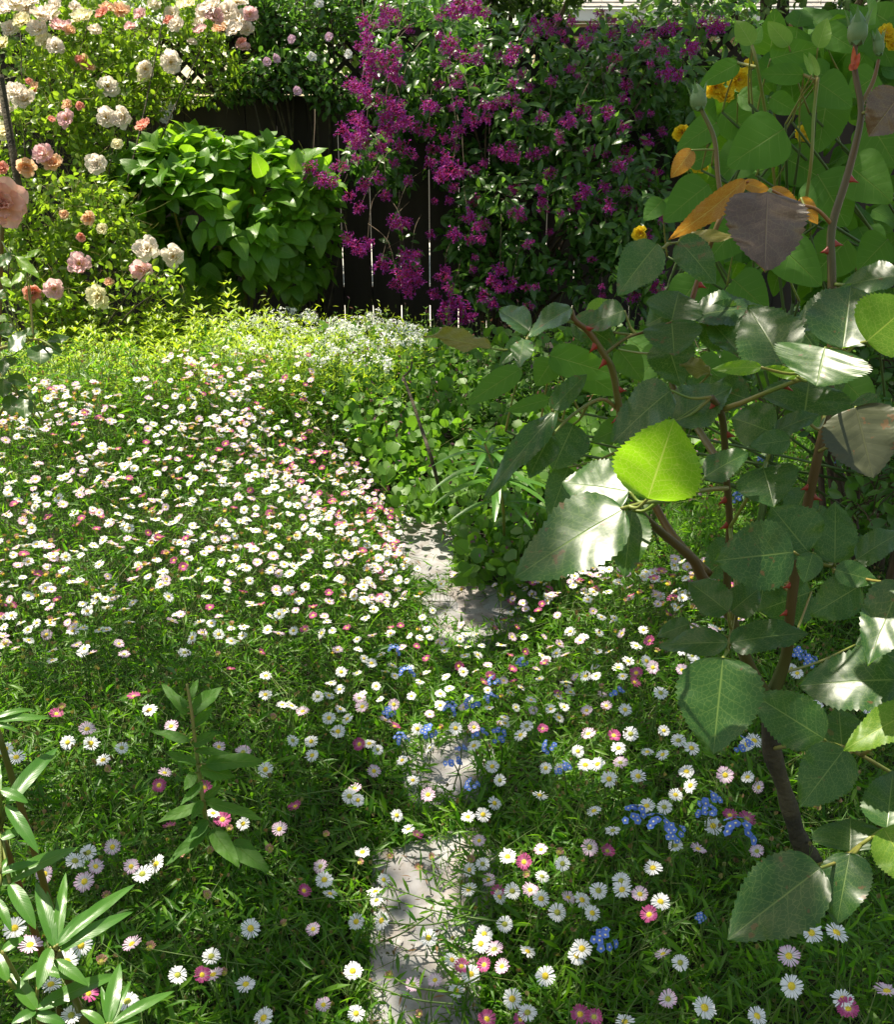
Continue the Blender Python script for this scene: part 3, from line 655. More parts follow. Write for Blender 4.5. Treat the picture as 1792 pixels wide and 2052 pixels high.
    for x, y, t, s in B:
        d_ = ((3.62 if x > 260 else 3.5) if y < 180 else 3.32 if y < 300 else 3.2 if y < 420 else 3.1)
        q = P(x, y, d_ + rs.uniform(-.05, .08)) - e.loc
        o = link('rose_bloom', rs.choice(BL[t]), e.e, q)
        n_ = Vector((rs.gauss(0, .35), -1 + rs.gauss(0, .2), (.9 if y < 110 or x < 110 and y < 280 else .45) + rs.gauss(0, .35))).normalized()
        o.rotation_mode = 'QUATERNION'; o.rotation_quaternion = n_.to_track_quat('Z', 'Y') @ Quaternion((0, 0, 1), rs.random() * 6); o.scale = [s * .9 * d_ / 3.3] * 3
climbing_rose()

def leafy(name, label, cat, loc, blobs, n, T, size, mat, shell=.2, drop=-.3, nb=(0, -.4, .8), sp=.6, outward=.5, stem='twig', group=None, nst=500, extra=None, stempart='stems', sizw=1.):
    e = Thing(name, label, cat, loc, group); p, d = blob_pts(int(n * 1.45), blobs, shell); n = len(p)
    ax = norm(rdir(n, drop) * .8 + d * outward); nr = norm(rng.normal(size=(n, 3)) * sp + np.array(nb) + d * .5)
    ac = Acc(); s = rng.uniform(size[0], size[1], n); ac.inst(T, p, frames(ax, nr), s, rng.random(n), mat); e.part(ac, 'foliage')
    ac = Acc(); rs = random.Random(9); tg = [Vector(p[i]) for i in rng.integers(0, n, 14)]
    branchy(ac, (loc[0], loc[1], 0), tg, .010, stem, 4)
    i = rng.integers(0, n, nst); many_stems(ac, p[i], p[i] + norm(-d[i] + rng.normal(size=(nst, 3)) * .6) * rng.uniform(.04, .12, nst)[:, None], .0014, stem, .1)
    e.part(ac, stempart); return e, p, d
sb = P(450, 600, 3.95)
leafy('broadleaf_shrub', 'rounded shrub with large fresh green leaves in front of the dark fence', 'shrub', (sb.x, sb.y + .1, 0),
      [(450, 430, 3.75, 195, 135, .30, 3), (350, 400, 3.7, 110, 110, .25, 1.9), (370, 470, 3.72, 90, 70, .2, .9), (560, 370, 3.8, 110, 80, .25, 1.2), (610, 450, 3.8, 60, 100, .2, .5), (420, 320, 3.75, 140, 50, .25, 1.0), (280, 370, 3.7, 50, 60, .15, .35), (540, 530, 3.9, 110, 70, .2, .5), (400, 540, 3.9, 90, 50, .2, .25)],
      2300, T_shrub, (.055, .095), 'shrub', .45, -.3, (-.1, -.30, 1.1), .35, .9, 'petiole', nst=300)
# fuchsia
def fuchsia():
    b = P(1000, 600, 4.1)
    blobs = [(860, 60, 4.1, 150, 70, .3, 1.6), (1050, 130, 4.1, 190, 80, .3, 2.0), (1250, 160, 4.0, 170, 100, .3, 2.0), (860, 190, 4.0, 120, 80, .3, 1.3), (780, 150, 3.95, 70, 90, .2, .7), (1020, 240, 4.0, 170, 100, .3, 2), (1230, 300, 3.9, 150, 110, .3, 1.8),
             (760, 330, 3.95, 80, 60, .15, .5), (930, 330, 4.0, 90, 60, .2, .6), (1040, 400, 3.9, 120, 70, .25, 1), (1230, 430, 3.85, 120, 90, .25, 1.4), (1080, 500, 3.9, 110, 60, .2, .8), (940, 470, 3.95, 50, 60, .12, .35), (1000, 570, 3.9, 110, 45, .15, .5), (1250, 560, 3.8, 120, 70, .2, .8), (800, 500, 3.9, 40, 50, .1, .12), (1400, 60, 4.2, 120, 100, .3, 1.0), (1430, 250, 4.1, 110, 120, .3, 1.0), (680, 345, 3.9, 50, 22, .08, .15)]
    e, p, d = leafy('purple_fuchsia', 'large arching fuchsia with sprays of purple-pink flowers hanging over the fence', 'shrub', (b.x, b.y + .15, 0), blobs, 11500, leaf_tpl(ellip, .40, 5, 3, .3, .3), (.034, .070), 'fuchsia', .1, -.25, (-.1, -.4, .9), .6, .4, 'twig', nst=1500)
    # floret cluster meshes
    fl = Acc(); k = 4
    an = np.arange(4) / 4 * 2 * math.pi; ax = np.stack([np.cos(an), np.sin(an), np.full(4, .5)], 1); nr = np.stack([-np.cos(an) * .5, -np.sin(an) * .5, np.ones(4)], 1)
    pet = leaf_tpl(lance, .5, 3, 3, .2, -.1)
    ms = []
    for v in range(5):
        ac = Acc(); m = 34; c = rdir(m, -.1) * np.array([.038, .028, .03]) * rng.uniform(.4, 1, m)[:, None]; dirs = norm(c * np.array([1, 1, 1.0]) + rng.normal(size=(m, 3)) * .01 + np.array([0, -.008, 0]))
        many_stems(ac, c - dirs * .012, c, .0016, 'fuchsia_flower', .05, 4, 2)
        for j in range(4):
            q = frames(dirs, rng.normal(size=(m, 3))); aj = np.einsum('nij,j->ni', q[:, :, [0, 2, 1]], ax[j]); 
            ac.inst(pet, c, frames(aj, dirs), np.full(m, .0105), rng.random(m), 'fuchsia_flower')
        ms.append(ac.mesh('flower_cluster'))
    C2 = [(600, 70, 1), (640, 90, .8), (480, 110, 1), (500, 190, 1), (500, 270, 1.1), (560, 300, 1), (640, 280, 1), (520, 350, 1.2), (610, 350, 1.2), (640, 400, 1), (520, 410, 1), (410, 450, 1), (460, 470, 1.1), (490, 510, 1.2), (540, 540, 1), (620, 540, 1), (650, 590, 1.3), (600, 640, 1), (700, 640, 1.1), (450, 640, 1.1), (490, 690, 1.2), (370, 710, 1.1), (430, 740, 1.2), (480, 760, 1), (600, 700, 1), (700, 790, 1.1), (570, 790, .9),
          (200, 900, 1), (200, 950, 1.1), (260, 960, 1.1), (350, 890, .9), (310, 980, .8), (480, 990, 1), (560, 960, .9), (600, 1040, .8), (400, 1050, .7), (460, 1115, .8), (720, 970, .7), (820, 560, 1), (760, 680, .9), (830, 700, .9), (950, 270, 1), (940, 230, 1.1), (990, 30, 1.4), (1080, 30, 1.2), (920, 60, .9), (970, 70, 1), (1120, 70, .8), (1280, 280, 1.1), (1020, 310, .9), (1090, 320, .8),
          (920, 850, 1.1), (950, 910, 1.2), (900, 950, .9), (980, 690, 1), (1040, 620, .9), (1060, 650, .9), (1140, 630, .8), (1020, 920, .9), (960, 1000, .7), (400, 1280, 1), (440, 1320, 1.1), (500, 1300, .9), (470, 1350, .8), (640, 1190, 1), (700, 1200, .9), (700, 1360, 1.1), (760, 1360, .8), (570, 1420, 1.2), (690, 1470, 1.4), (730, 1450, 1.2), (760, 1500, 1), (660, 1520, .9), (720, 1550, 1),
          (940, 1620, 1.2), (990, 1650, 1.3), (920, 1690, 1.1), (860, 1570, .8), (1020, 1700, .9), (960, 1250, 1), (1040, 1160, 1), (1120, 1200, .8), (1210, 1440, .9), (1180, 1500, 1), (1270, 1520, 1), (1120, 1580, .9), (1330, 1020, 1.2), (1380, 1060, 1.3), (1420, 1110, 1.2), (1340, 1130, 1), (1560, 1020, 1), (1660, 1050, 1.2), (1720, 1100, 1.2), (1700, 1160, 1), (1640, 620, 1), (1560, 630, .9)]
    C3 = [(50, 650, 1), (130, 1030, 1.1), (270, 1100, 1), (600, 140, 1.1), (810, 130, 1.3), (860, 130, 1.1), (690, 270, 1.1), (570, 390, 1.1), (640, 400, .9), (320, 880, 1), (260, 600, .9), (1100, 190, 1), (730, 240, .8), (130, 240, .8)]
    pts = [z2(x, y) + (s,) for x, y, s in C2[:86]] + [z3(x, y) + (s,) for x, y, s in C3]
    rs = random.Random(2)
    for x, y, s in pts[:100]:
        q = P(x, y, 3.56 + rs.uniform(-.06, .08)) - e.loc
        o = link('flower_cluster', rs.choice(ms), e.e, q); o.rotation_euler = (rs.uniform(-.4, .4), rs.uniform(-.4, .4), rs.random() * 6); o.scale = [s * 1.05] * 3
    ac = Acc(); kk = 0
    while kk < 190:
        x, y = rs.uniform(700, 1330), rs.uniform(20, 640)
        if (x < 860 and y > 330) or (y > 420 and rs.random() < .4): continue
        me = rs.choice(ms); V = np.zeros(len(me.vertices) * 3); me.vertices.foreach_get('co', V); V = V.reshape(-1, 3); A = np.zeros(len(V) * 3); me.attributes['luv'].data.foreach_get('vector', A)
        ff = np.array([list(pl.vertices) for pl in me.polygons if len(pl.vertices) == 4]); sc_ = rs.uniform(.45, .95); q = np.array(P(x, y, 3.68 + rs.uniform(-.08, .12)))
        ac.add(V * sc_ * np.array([rs.choice([-1, 1]), 1, rs.choice([-1, 1])]) + q, ff, 'fuchsia_flower', A.reshape(-1, 3)); kk += 1
    o = e.part(ac, 'small_flower_clusters'); o['kind'] = 'stuff'
    # twigs to the hanging clusters
    ac = Acc()
    for x, y, s in pts[::2]:
        q = P(x, y, 3.62); up = P(x + rs.uniform(-60, 90), y - rs.uniform(70, 140), 3.85); mid = q.lerp(up, .5) + Vector((rs.uniform(-.03, .03), 0, .04))
        pp, rr = smooth_path([q, mid, up], [.0008, .0012, .0018], 4); ac = Acc(); tube(ac, pp, rr, 'twig', 4, False); e.part(ac, 'twig')
fuchsia()
hb = P(620, 200, 4.2)
e, p, d = leafy('rambling_rose', 'dark leafy rambler with a few tiny pink flowers draped over the fence top', 'climber', (hb.x, hb.y, 0), [(610, 60, 4.05, 150, 100, .08, 2), (560, 150, 4.02, 150, 50, .07, 1.1), (680, 180, 4.0, 70, 50, .06, .4), (430, 180, 4.0, 90, 30, .06, .35), (500, 10, 4.1, 150, 60, .1, 1)], 3600, T_ell, (.022, .04), 'fuchsia', .0, -.3, (0, -.3, .9), .8, .3, 'bark', nst=800)
rs = random.Random(8)
small = bloom_mesh('small_bloom', 'petal_blush', 'yellow_fl', False, 5, .02); smallw = bloom_mesh('small_bloom', 'white_fl', 'yellow_fl', False, 6, .02)
for x, y, t in [(535, 125, 0), (552, 118, 0), (625, 115, 1), (595, 183, 0), (325, 222, 1), (337, 232, 1), (330, 240, 1), (320, 212, 1), (585, 80, 0), (660, 75, 0), (700, 110, 1), (640, 8, 1), (343, 214, 1)]:
    o = link('small_bloom', smallw if t else small, e.e, P(x, y, 3.93) - e.loc); n_ = Vector((rs.gauss(0, .4), -1, .4)).normalized(); o.rotation_mode = 'QUATERNION'; o.rotation_quaternion = n_.to_track_quat('Z', 'Y')

# hedges and trees beyond the fence
def far_tree(px, d, h, r, label, seed, low=1.0, n=5200, tan=.075):
    b = P(px, 400, d); loc = (b.x, b.y, 0); e = Thing('garden_tree', label, 'tree', loc, 'trees beyond the fence')
    rs = np.random.default_rng(seed); cs_ = []
    for k in range(14): cs_.append((loc[0] + rs.normal() * r * .5, loc[1] + rs.normal() * r * .4, low + rs.random() * (h - low) + .1, rs.uniform(.3, .5) * r))
    cs_ = np.array(cs_); i = rs.integers(0, len(cs_), n); dd = norm(rs.normal(size=(n, 3))); p = cs_[i, :3] + dd * (cs_[i, 3] * (.55 + .5 * rs.random(n)))[:, None]
    ac = Acc(); ac.inst(T_ov, p, frames(norm(rs.normal(size=(n, 3)) + [0, 0, -.3]), norm(rs.normal(size=(n, 3)) * .7 + [0, -.3, .8])), rs.uniform(tan * .6, tan, n), rs.random(n), 'hedge'); e.part(ac, 'crown')
    ac = Acc(); tube(ac, [loc, (loc[0] + .05, loc[1], low * .6), (loc[0], loc[1] + .04, low + .3)], [.09, .07, .05], 'bark', 8)
    branchy(ac, (loc[0], loc[1], low * .7), [c[:3] for c in cs_], .04, 'bark', seed); e.part(ac, 'trunk')
far_tree(60, 6.3, 2.6, 1.0, 'leafy tree beyond the fence behind the climbing rose', 1)
far_tree(520, 6.4, 2.4, .95, 'dark leafy tree beyond the lattice left of centre', 2)
far_tree(790, 7.0, 2.3, .8, 'tree beyond the fence just left of the neighbouring roof', 3, .9)
far_tree(1010, 7.4, 1.95, .45, 'narrow dark shrub beyond the fence touching the roof corner', 13, .8, 3400)
far_tree(1270, 6.6, 1.12, .8, 'low dark bush beyond the fence under the neighbouring roof', 14, .5, 4200)
far_tree(1530, 6.6, 2.5, .9, 'tree with hanging dark foliage in front of the tan house wall', 4, 1.0)
far_tree(1860, 6.4, 2.4, .95, 'leafy tree beyond the fence in the upper right corner', 5, .8)

# ------------------------------------------------------------------ big single leaves
def bigleaf(B2, T2, wpx, depth, mat, nb=(0, 0, 0), th=None, fold=.12, droop=.12, wave=.022, serr=.11, ns=17, prof=ovate, nu=11, nv=69, acc=None, side=0., twist=0., curl=0.):
    """leaf drawn in a plane through its base at 'depth'; nb biases the plane's normal away from the viewer direction"""
    B = P(B2[0], B2[1], depth); view = (Vector((0, 0, CAMH)) - B).normalized()
    n = (view + Vector(nb)).normalized()
    if n.dot(view) < .25: n = (n + view * .3).normalized()
    T = onplane(T2[0], T2[1], B, n); mx, my = (B2[0] + T2[0]) / 2, (B2[1] + T2[1]) / 2
    dx, dy = T2[0] - B2[0], T2[1] - B2[1]; L2 = math.hypot(dx, dy); px, py = -dy / L2, dx / L2
    S1 = onplane(mx + px * wpx / 2, my + py * wpx / 2, B, n); S0 = onplane(mx - px * wpx / 2, my - py * wpx / 2, B, n)
    W = (S1 - S0) / 2; A_ = T - B; L = A_.length; rs = random.Random(int(B2[0] * 7 + B2[1] * 13 + T2[0]))
    if n.dot(W.cross(A_)) < 0: W = -W
    up = n; V = []; A = []; r_ = rs.random(); ph = rs.random() * 6
    wl = W.length
    for j in range(nv):
        v = j / (nv - 1); wv = prof(v)
        sr = 1.0
        if serr: sr = 1 + serr * ((1 - ((v * ns) % 1.0)) - .35) * (v > .04)
        for i in range(nu):
            u = -1 + 2 * i / (nu - 1); au = abs(u)
            edge = (sr if au > .99 else 1)
            c = B + A_ * (v - (serr * .35 * ((v * ns) % 1.0) / ns * 4 if au > .99 else 0)) + W * u * wv * edge
            zz = fold * au * wv * wl - droop * L * (v * v - .15 * v) + curl * L * math.sin(v * math.pi) + wave * L * (math.sin(v * 9 + ph + (1.7 if u > 0 else 0)) * au ** 1.5 * 1.3 + .5 * math.sin(v * 21 + ph * 2 + u * 4) * au)
            zz += side * u * v * wl + twist * u * (v - .5) * wl
            vein = .0006 * L * math.cos((v - .22 * au ** .85) * 7 * 2 * math.pi) * (1 - au) * au * 4
            V.append(c + up * (zz + vein)); A.append((u, v, r_))
    a_ = acc or Acc(); a_.add(V, grid_faces(nu, nv), mat, A)
    return a_, B, T

UP = (0, .1, .8); SK = (-.1, .25, 1.2); FR = (0, -.3, -.25)
ROSE = [  # base, tip, width, depth, material, normal bias, extra
 ((1299, 999), (1352, 838), 178, .70, 'rose_lit', (0, -.6, -.55), dict(droop=-.03, fold=.04)),
 ((1252, 1020), (1026, 1148), 122, .71, 'rose', (-.30, .1, 1.0), dict(droop=.09, fold=.04, wave=.018)),
 ((1262, 985), (1124, 962), 92, .74, 'rose', (-.30, .1, 1.0), dict(droop=.07, fold=.04, wave=.018)),
 ((1268, 1022), (1252, 1150), 74, .76, 'rose', UP, {}),
 ((1413, 956), (1502, 898), 50, .80, 'rose', SK, {}),
 ((1531, 938), (1552, 1010), 108, .84, 'rose', SK, {}),
 ((1552, 868), (1466, 832), 82, .84, 'rose', UP, {}),
 ((1550, 868), (1643, 822), 36, .84, 'rose', SK, {}),
 ((1613, 832), (1624, 752), 150, .88, 'rose', UP, {}),
 ((1570, 730), (1500, 604), 118, .78, 'rose', UP, {}),
 ((1690, 698), (1708, 560), 138, .77, 'rose', UP, {}),
 ((1655, 697), (1637, 773), 165, .72, 'rose', (-.30, .1, 1.0), dict(droop=.03)),
 ((1738, 684), (1835, 600), 140, .74, 'rose_lit', (0, 0, .1), {}),
 ((1526, 736), (1427, 738), 30, .74, 'rose_lit', (0, -.2, .2), dict(wave=.03)),
 ((1598, 754), (1530, 734), 24, .75, 'rose_lit', (0, -.2, .2), dict(wave=.03)),
 ((1347, 645), (1352, 706), 100, .98, 'rose', SK, {}),
 ((1347, 643), (1362, 578), 96, 1.0, 'rose', UP, {}),
 ((1391, 634), (1530, 604), 56, 1.0, 'rose', SK, dict(wave=.03)),
 ((1252, 622), (1172, 652), 46, .98, 'rose', SK, dict(wave=.03)),
 ((1180, 640), (1238, 600), 50, 1.02, 'rose_lit', UP, {}),
 ((1062, 664), (998, 612), 42, .95, 'rose', (-.2, .5, 1.0), dict(fold=.4)),
 ((1146, 618), (1056, 664), 38, .94, 'rose', (-.2, .6, 1.3), {}),
 ((984, 698), (846, 664), 36, .93, 'orange_green', (0, .2, .6), dict(wave=.06, fold=.5)),
 ((1052, 684), (1000, 728), 30, .94, 'rose', UP, dict(fold=.5)), ((1050, 680), (1040, 728), 40, .94, 'rose', (-.2, .6, 1.2), {}),
 ((1150, 640), (1240, 690), 60, 1.0, 'rose', UP, {}),
 ((1107, 820), (1178, 742), 38, .95, 'rose', UP, {}),
 ((1114, 826), (966, 992), 44, .92, 'rose', UP, dict(wave=.03)),
 ((1104, 872), (1060, 952), 54, .93, 'rose', UP, {}), ((1150, 850), (1108, 940), 82, 1.0, 'rose', (0, 0, .3), {}),
 ((1140, 936), (1100, 1040), 52, 1.02, 'rose', (0, 0, .3), {}),
 ((1264, 850), (1186, 880), 52, 1.0, 'mallow', UP, {}),
 ((1345, 782), (1222, 880), 78, .86, 'rose', SK, dict(wave=.03)),
 ((1350, 846), (1468, 764), 76, .87, 'rose', SK, dict(wave=.03)),
 ((1592, 1106), (1432, 1124), 118, .80, 'rose', (0, -.2, .1), dict(droop=.02)),
 ((1621, 1106), (1546, 1014), 108, .82, 'rose', (0, -.2, .1), dict(droop=.02)),
 ((1674, 1128), (1676, 1004), 78, .84, 'rose', (0, -.2, .1), {}),
 ((1630, 1108), (1612, 1168), 46, .80, 'rose', (0, 0, .3), {}),
 ((1674, 1142), (1762, 1164), 44, .80, 'rose', (0, 0, .4), {}), ((1717, 1122), (1812, 1056), 52, .82, 'rose', SK, {}),
 ((1806, 1170), (1738, 1322), 92, .74, 'rose', (-.1, .4, .9), {}),
 ((1724, 1174), (1624, 1234), 76, .84, 'rose', (0, -.1, .1), {}),
 ((1460, 1226), (1380, 1160), 62, .86, 'rose', UP, {}), ((1466, 1226), (1527, 1172), 58, .88, 'rose', UP, {}),
 ((1383, 1250), (1316, 1272), 34, .88, 'rose', UP, {}), ((1460, 1288), (1318, 1286), 46, .84, 'rose', SK, {}), ((1464, 1288), (1624, 1258), 56, .84, 'rose', SK, {}),
 ((1450, 1318), (1430, 1512), 148, .74, 'rose', (0, .05, .25), dict(droop=.04)),
 ((1652, 1480), (1506, 1388), 92, .80, 'rose', (0, -.1, .1), {}), ((1694, 1500), (1604, 1618), 98, .78, 'rose', (0, -.1, .15), {}),
 ((1688, 1492), (1682, 1416), 80, .86, 'rose', (0, -.1, .1), {}),
 ((1800, 1362), (1600, 1366), 108, .75, 'rose', UP, {}), ((1830, 1424), (1692, 1496), 76, .72, 'rose_lit', UP, {}),
 ((1778, 1660), (1792, 1536), 96, .74, 'rose', UP, {}), ((1704, 1706), (1706, 1636), 130, .76, 'rose', UP, {}),
 ((1772, 1660), (1840, 1776), 96, .73, 'rose_lit', UP, {}), ((1646, 1739), (1458, 1880), 142, .70, 'rose', (0, .1, .55), dict(droop=.05)),
 ((1704, 1710), (1678, 1850), 92, .72, 'rose', (0, .1, .5), {}),
 ((1495, 361), (1340, 484), 46, .88, 'orange_leaf', (0, -.3, -.2), dict(curl=.10)), ((1540, 384), (1532, 536), 140, .84, 'bronze', (-.2, .1, .8), dict(wave=.04)),
 ((1545, 378), (1612, 446), 46, .88, 'orange_leaf', (0, -.2, 0), dict(curl=.06)), ((1606, 396), (1640, 450), 34, .90, 'orange_leaf', (0, 0, 0), {}), ((1490, 366), (1548, 384), 26, .90, 'orange_leaf', (0, 0, 0), {}),
 ((1317, 490), (1238, 584), 74, .94, 'rose', UP, {}), ((1362, 482), (1436, 562), 64, .96, 'rose', UP, {}), ((1362, 480), (1480, 466), 26, .98, 'orange_green', UP, {}),
 ((1388, 300), (1345, 357), 38, 1.0, 'orange_leaf', (0, 0, 0), dict(curl=.08)), ((1810, 185), (1742, 272), 84, .85, 'bronze', (0, 0, .2), dict(curl=.05)),
 ((1720, 600), (1582, 655), 66, .86, 'rose', SK, {}), ((1800, 552), (1690, 566), 50, .84, 'rose', SK, {}),
 ((1716, 816), (1752, 958), 160, .74, 'bronze_dark', (0, .1, .3), dict(droop=.03, fold=.35)), ((1585, 882), (1502, 892), 42, .82, 'rose', (0, 0, .2), {}),
 ((1430, 650), (1492, 712), 60, 1.0, 'rose', SK, dict(fold=.5)), ((1424, 748), (1360, 722), 34, .98, 'orange_green', SK, dict(wave=.05)),
 ((1590, 640), (1640, 700), 60, .95, 'rose', UP, {}), ((1500, 800), (1420, 770), 60, 1.0, 'rose', UP, {}),
 ((1390, 930), (1330, 890), 46, .95, 'rose', UP, {}), ((1240, 700), (1290, 760), 60, 1.1, 'mallow', UP, {}),
]
M['orange_green'] = leafmat('turning_rose_leaf', (.14, .17, .03), (.22, .17, .03), .4, .35, tcol=(.42, .42, .04), veins=.5, vcol=(.3, .3, .08), bump=.3, net=True)

CANES = [  # (px,py,depth) points, radii, material
 ([(1645, 1800, 1.24), (1635, 1735, 1.20), (1602, 1680, 1.16), (1572, 1580, 1.12), (1548, 1505, 1.08), (1540, 1410, 1.04), (1500, 1330, 1.0), (1466, 1232, .97), (1458, 1150, .95), (1463, 1050, .93), (1456, 950, .91), (1452, 870, .89), (1445, 826, .88), (1426, 796, .87)],
  [.019, .017, .015, .014, .018, .012, .010, .008, .0058, .0056, .0054, .0053, .0055, .0048], 'main'),
 ([(1470, 1240, .97), (1410, 1160, .95), (1388, 1120, .94), (1330, 1070, .92), (1284, 1030, .88), (1268, 1012, .80)], [.008, .007, .0062, .0055, .005, .004], 'cane'),
 ([(1545, 1400, 1.04), (1575, 1320, 1.02), (1583, 1241, .99), (1597, 1133, .97), (1619, 1012, .95), (1642, 905, .93), (1660, 813, .92), (1668, 680, .91), (1668, 550, .90), (1668, 457, .90), (1698, 356, .90), (1722, 262, .90), (1726, 210, .90), (1714, 139, .90), (1716, 80, .90)],
  [.010, .008, .0068, .0066, .0064, .006, .0058, .0055, .0052, .0050, .0046, .0042, .0038, .0036, .003], 'cane'),
 ([(1420, 1150, .96), (1340, 1060, 1.02), (1270, 920, 1.02), (1248, 852, 1.0), (1230, 750, .98), (1213, 714, .97), (1180, 665, .96), (1153, 643, .95), (1146, 622, .95)], [.006, .0055, .005, .0048, .0045, .0043, .0040, .0038, .003], 'cane_red'),
 ([(1458, 950, .92), (1400, 860, 1.0), (1348, 770, 1.02), (1358, 702, 1.02), (1379, 629, 1.02), (1402, 554, 1.02), (1436, 457, 1.0), (1447, 423, 1.0), (1439, 348, 1.0), (1432, 277, 1.0), (1409, 225, 1.0), (1402, 205, 1.0)], [.005, .0048, .0045, .0043, .004, .0038, .0034, .0033, .0032, .003, .0028, .0024], 'cane_red'),
 ([(1724, 215, .90), (1750, 165, .90), (1762, 120, .90)], [.003, .0026, .002], 'cane_red'),
 ([(1448, 820, .88), (1490, 806, .86), (1540, 785, .83), (1600, 762, .78), (1640, 748, .75), (1656, 700, .74)], [.0034, .003, .0026, .0024, .002, .0016], 'petiole'),
 ([(1457, 978, .91), (1400, 984, .84), (1340, 1003, .77), (1300, 1006, .73), (1246, 1019, .71)], [.0032, .0026, .0024, .002, .0018], 'petiole'),
 ([(1240, 822, 1.0), (1205, 800, .98), (1150, 830, .96), (1107, 872, .94)], [.0026, .0022, .002, .0016], 'petiole'),
 ([(1153, 645, .95), (1120, 644, .95), (1071, 662, .95), (1052, 688, .94)], [.0026, .0022, .002, .0016], 'petiole'),
 ([(1210, 712, .97), (1253, 679, .97), (1289, 666, .98), (1346, 646, .98)], [.0024, .002, .0018, .0014], 'cane_red'),
 ([(1668, 450, .90), (1638, 420, .89), (1600, 408, .88), (1545, 380, .86)], [.0026, .002, .0018, .0014], 'orange_pet'),
 ([(1446, 420, 1.0), (1470, 395, .95), (1500, 364, .88)], [.002, .0016, .0014], 'orange_pet'), ([(1444, 470, 1.0), (1400, 480, .98), (1340, 488, .95)], [.002, .0016, .0014], 'petiole'),
 ([(1437, 300, 1.0), (1410, 300, 1.0), (1386, 301, 1.0)], [.0016, .0014, .0012], 'petiole'),
 ([(1596, 1135, .97), (1640, 1110, .88), (1672, 1134, .85)], [.0024, .002, .0016], 'petiole'), ([(1548, 1500, 1.08), (1620, 1490, .92), (1692, 1497, .80), (1790, 1550, .8)], [.003, .0024, .002, .002], 'petiole'),
 ([(1635, 1735, 1.20), (1668, 1725, .95), (1704, 1708, .77), (1772, 1662, .75), (1830, 1640, .75)], [.003, .0026, .002, .002, .002], 'petiole'),
 ([(1463, 1050, .93), (1475, 1180, .9), (1462, 1290, .86), (1450, 1318, .78)], [.0026, .0022, .002, .0016], 'petiole'),
 ([(1655, 830, .92), (1640, 860, .88), (1613, 835, .88)], [.002, .002, .0016], 'petiole'), ([(1560, 870, .86), (1520, 960, .88), (1462, 1060, .93)], [.0016, .002, .0024], 'petiole'),
 ([(1668, 700, .91), (1690, 698, .80), (1740, 684, .76), (1830, 660, .74)], [.0026, .0022, .0018, .0018], 'petiole'), ([(1642, 905, .93), (1680, 880, .84), (1716, 820, .76)], [.0024, .002, .0016], 'petiole'),
]
M['main'] = M['bark']; M['orange_pet'] = plain('orange_petiole', (.30, .10, .03), (.22, .14, .04), .45, 20, .1)
TH = [(1713, 361), (1650, 502), (1238, 779), (1233, 839), (1345, 738), (1425, 816), (1461, 873), (1469, 955), (1440, 999), (1452, 1050), (1616, 970), (1650, 1000), (1575, 1166), (1570, 1225), (1186, 699), (1207, 728), (1402, 575), (1345, 600), (1575, 790), (1668, 480), (1180, 650), (1470, 1130)]
M['bronze_dark'] = leafmat('old_rose_leaf', (.040, .050, .022), (.060, .065, .026), .45, .1, tcol=(.06, .09, .02), veins=.4, vcol=(.10, .10, .04), specks=True, bump=.3)
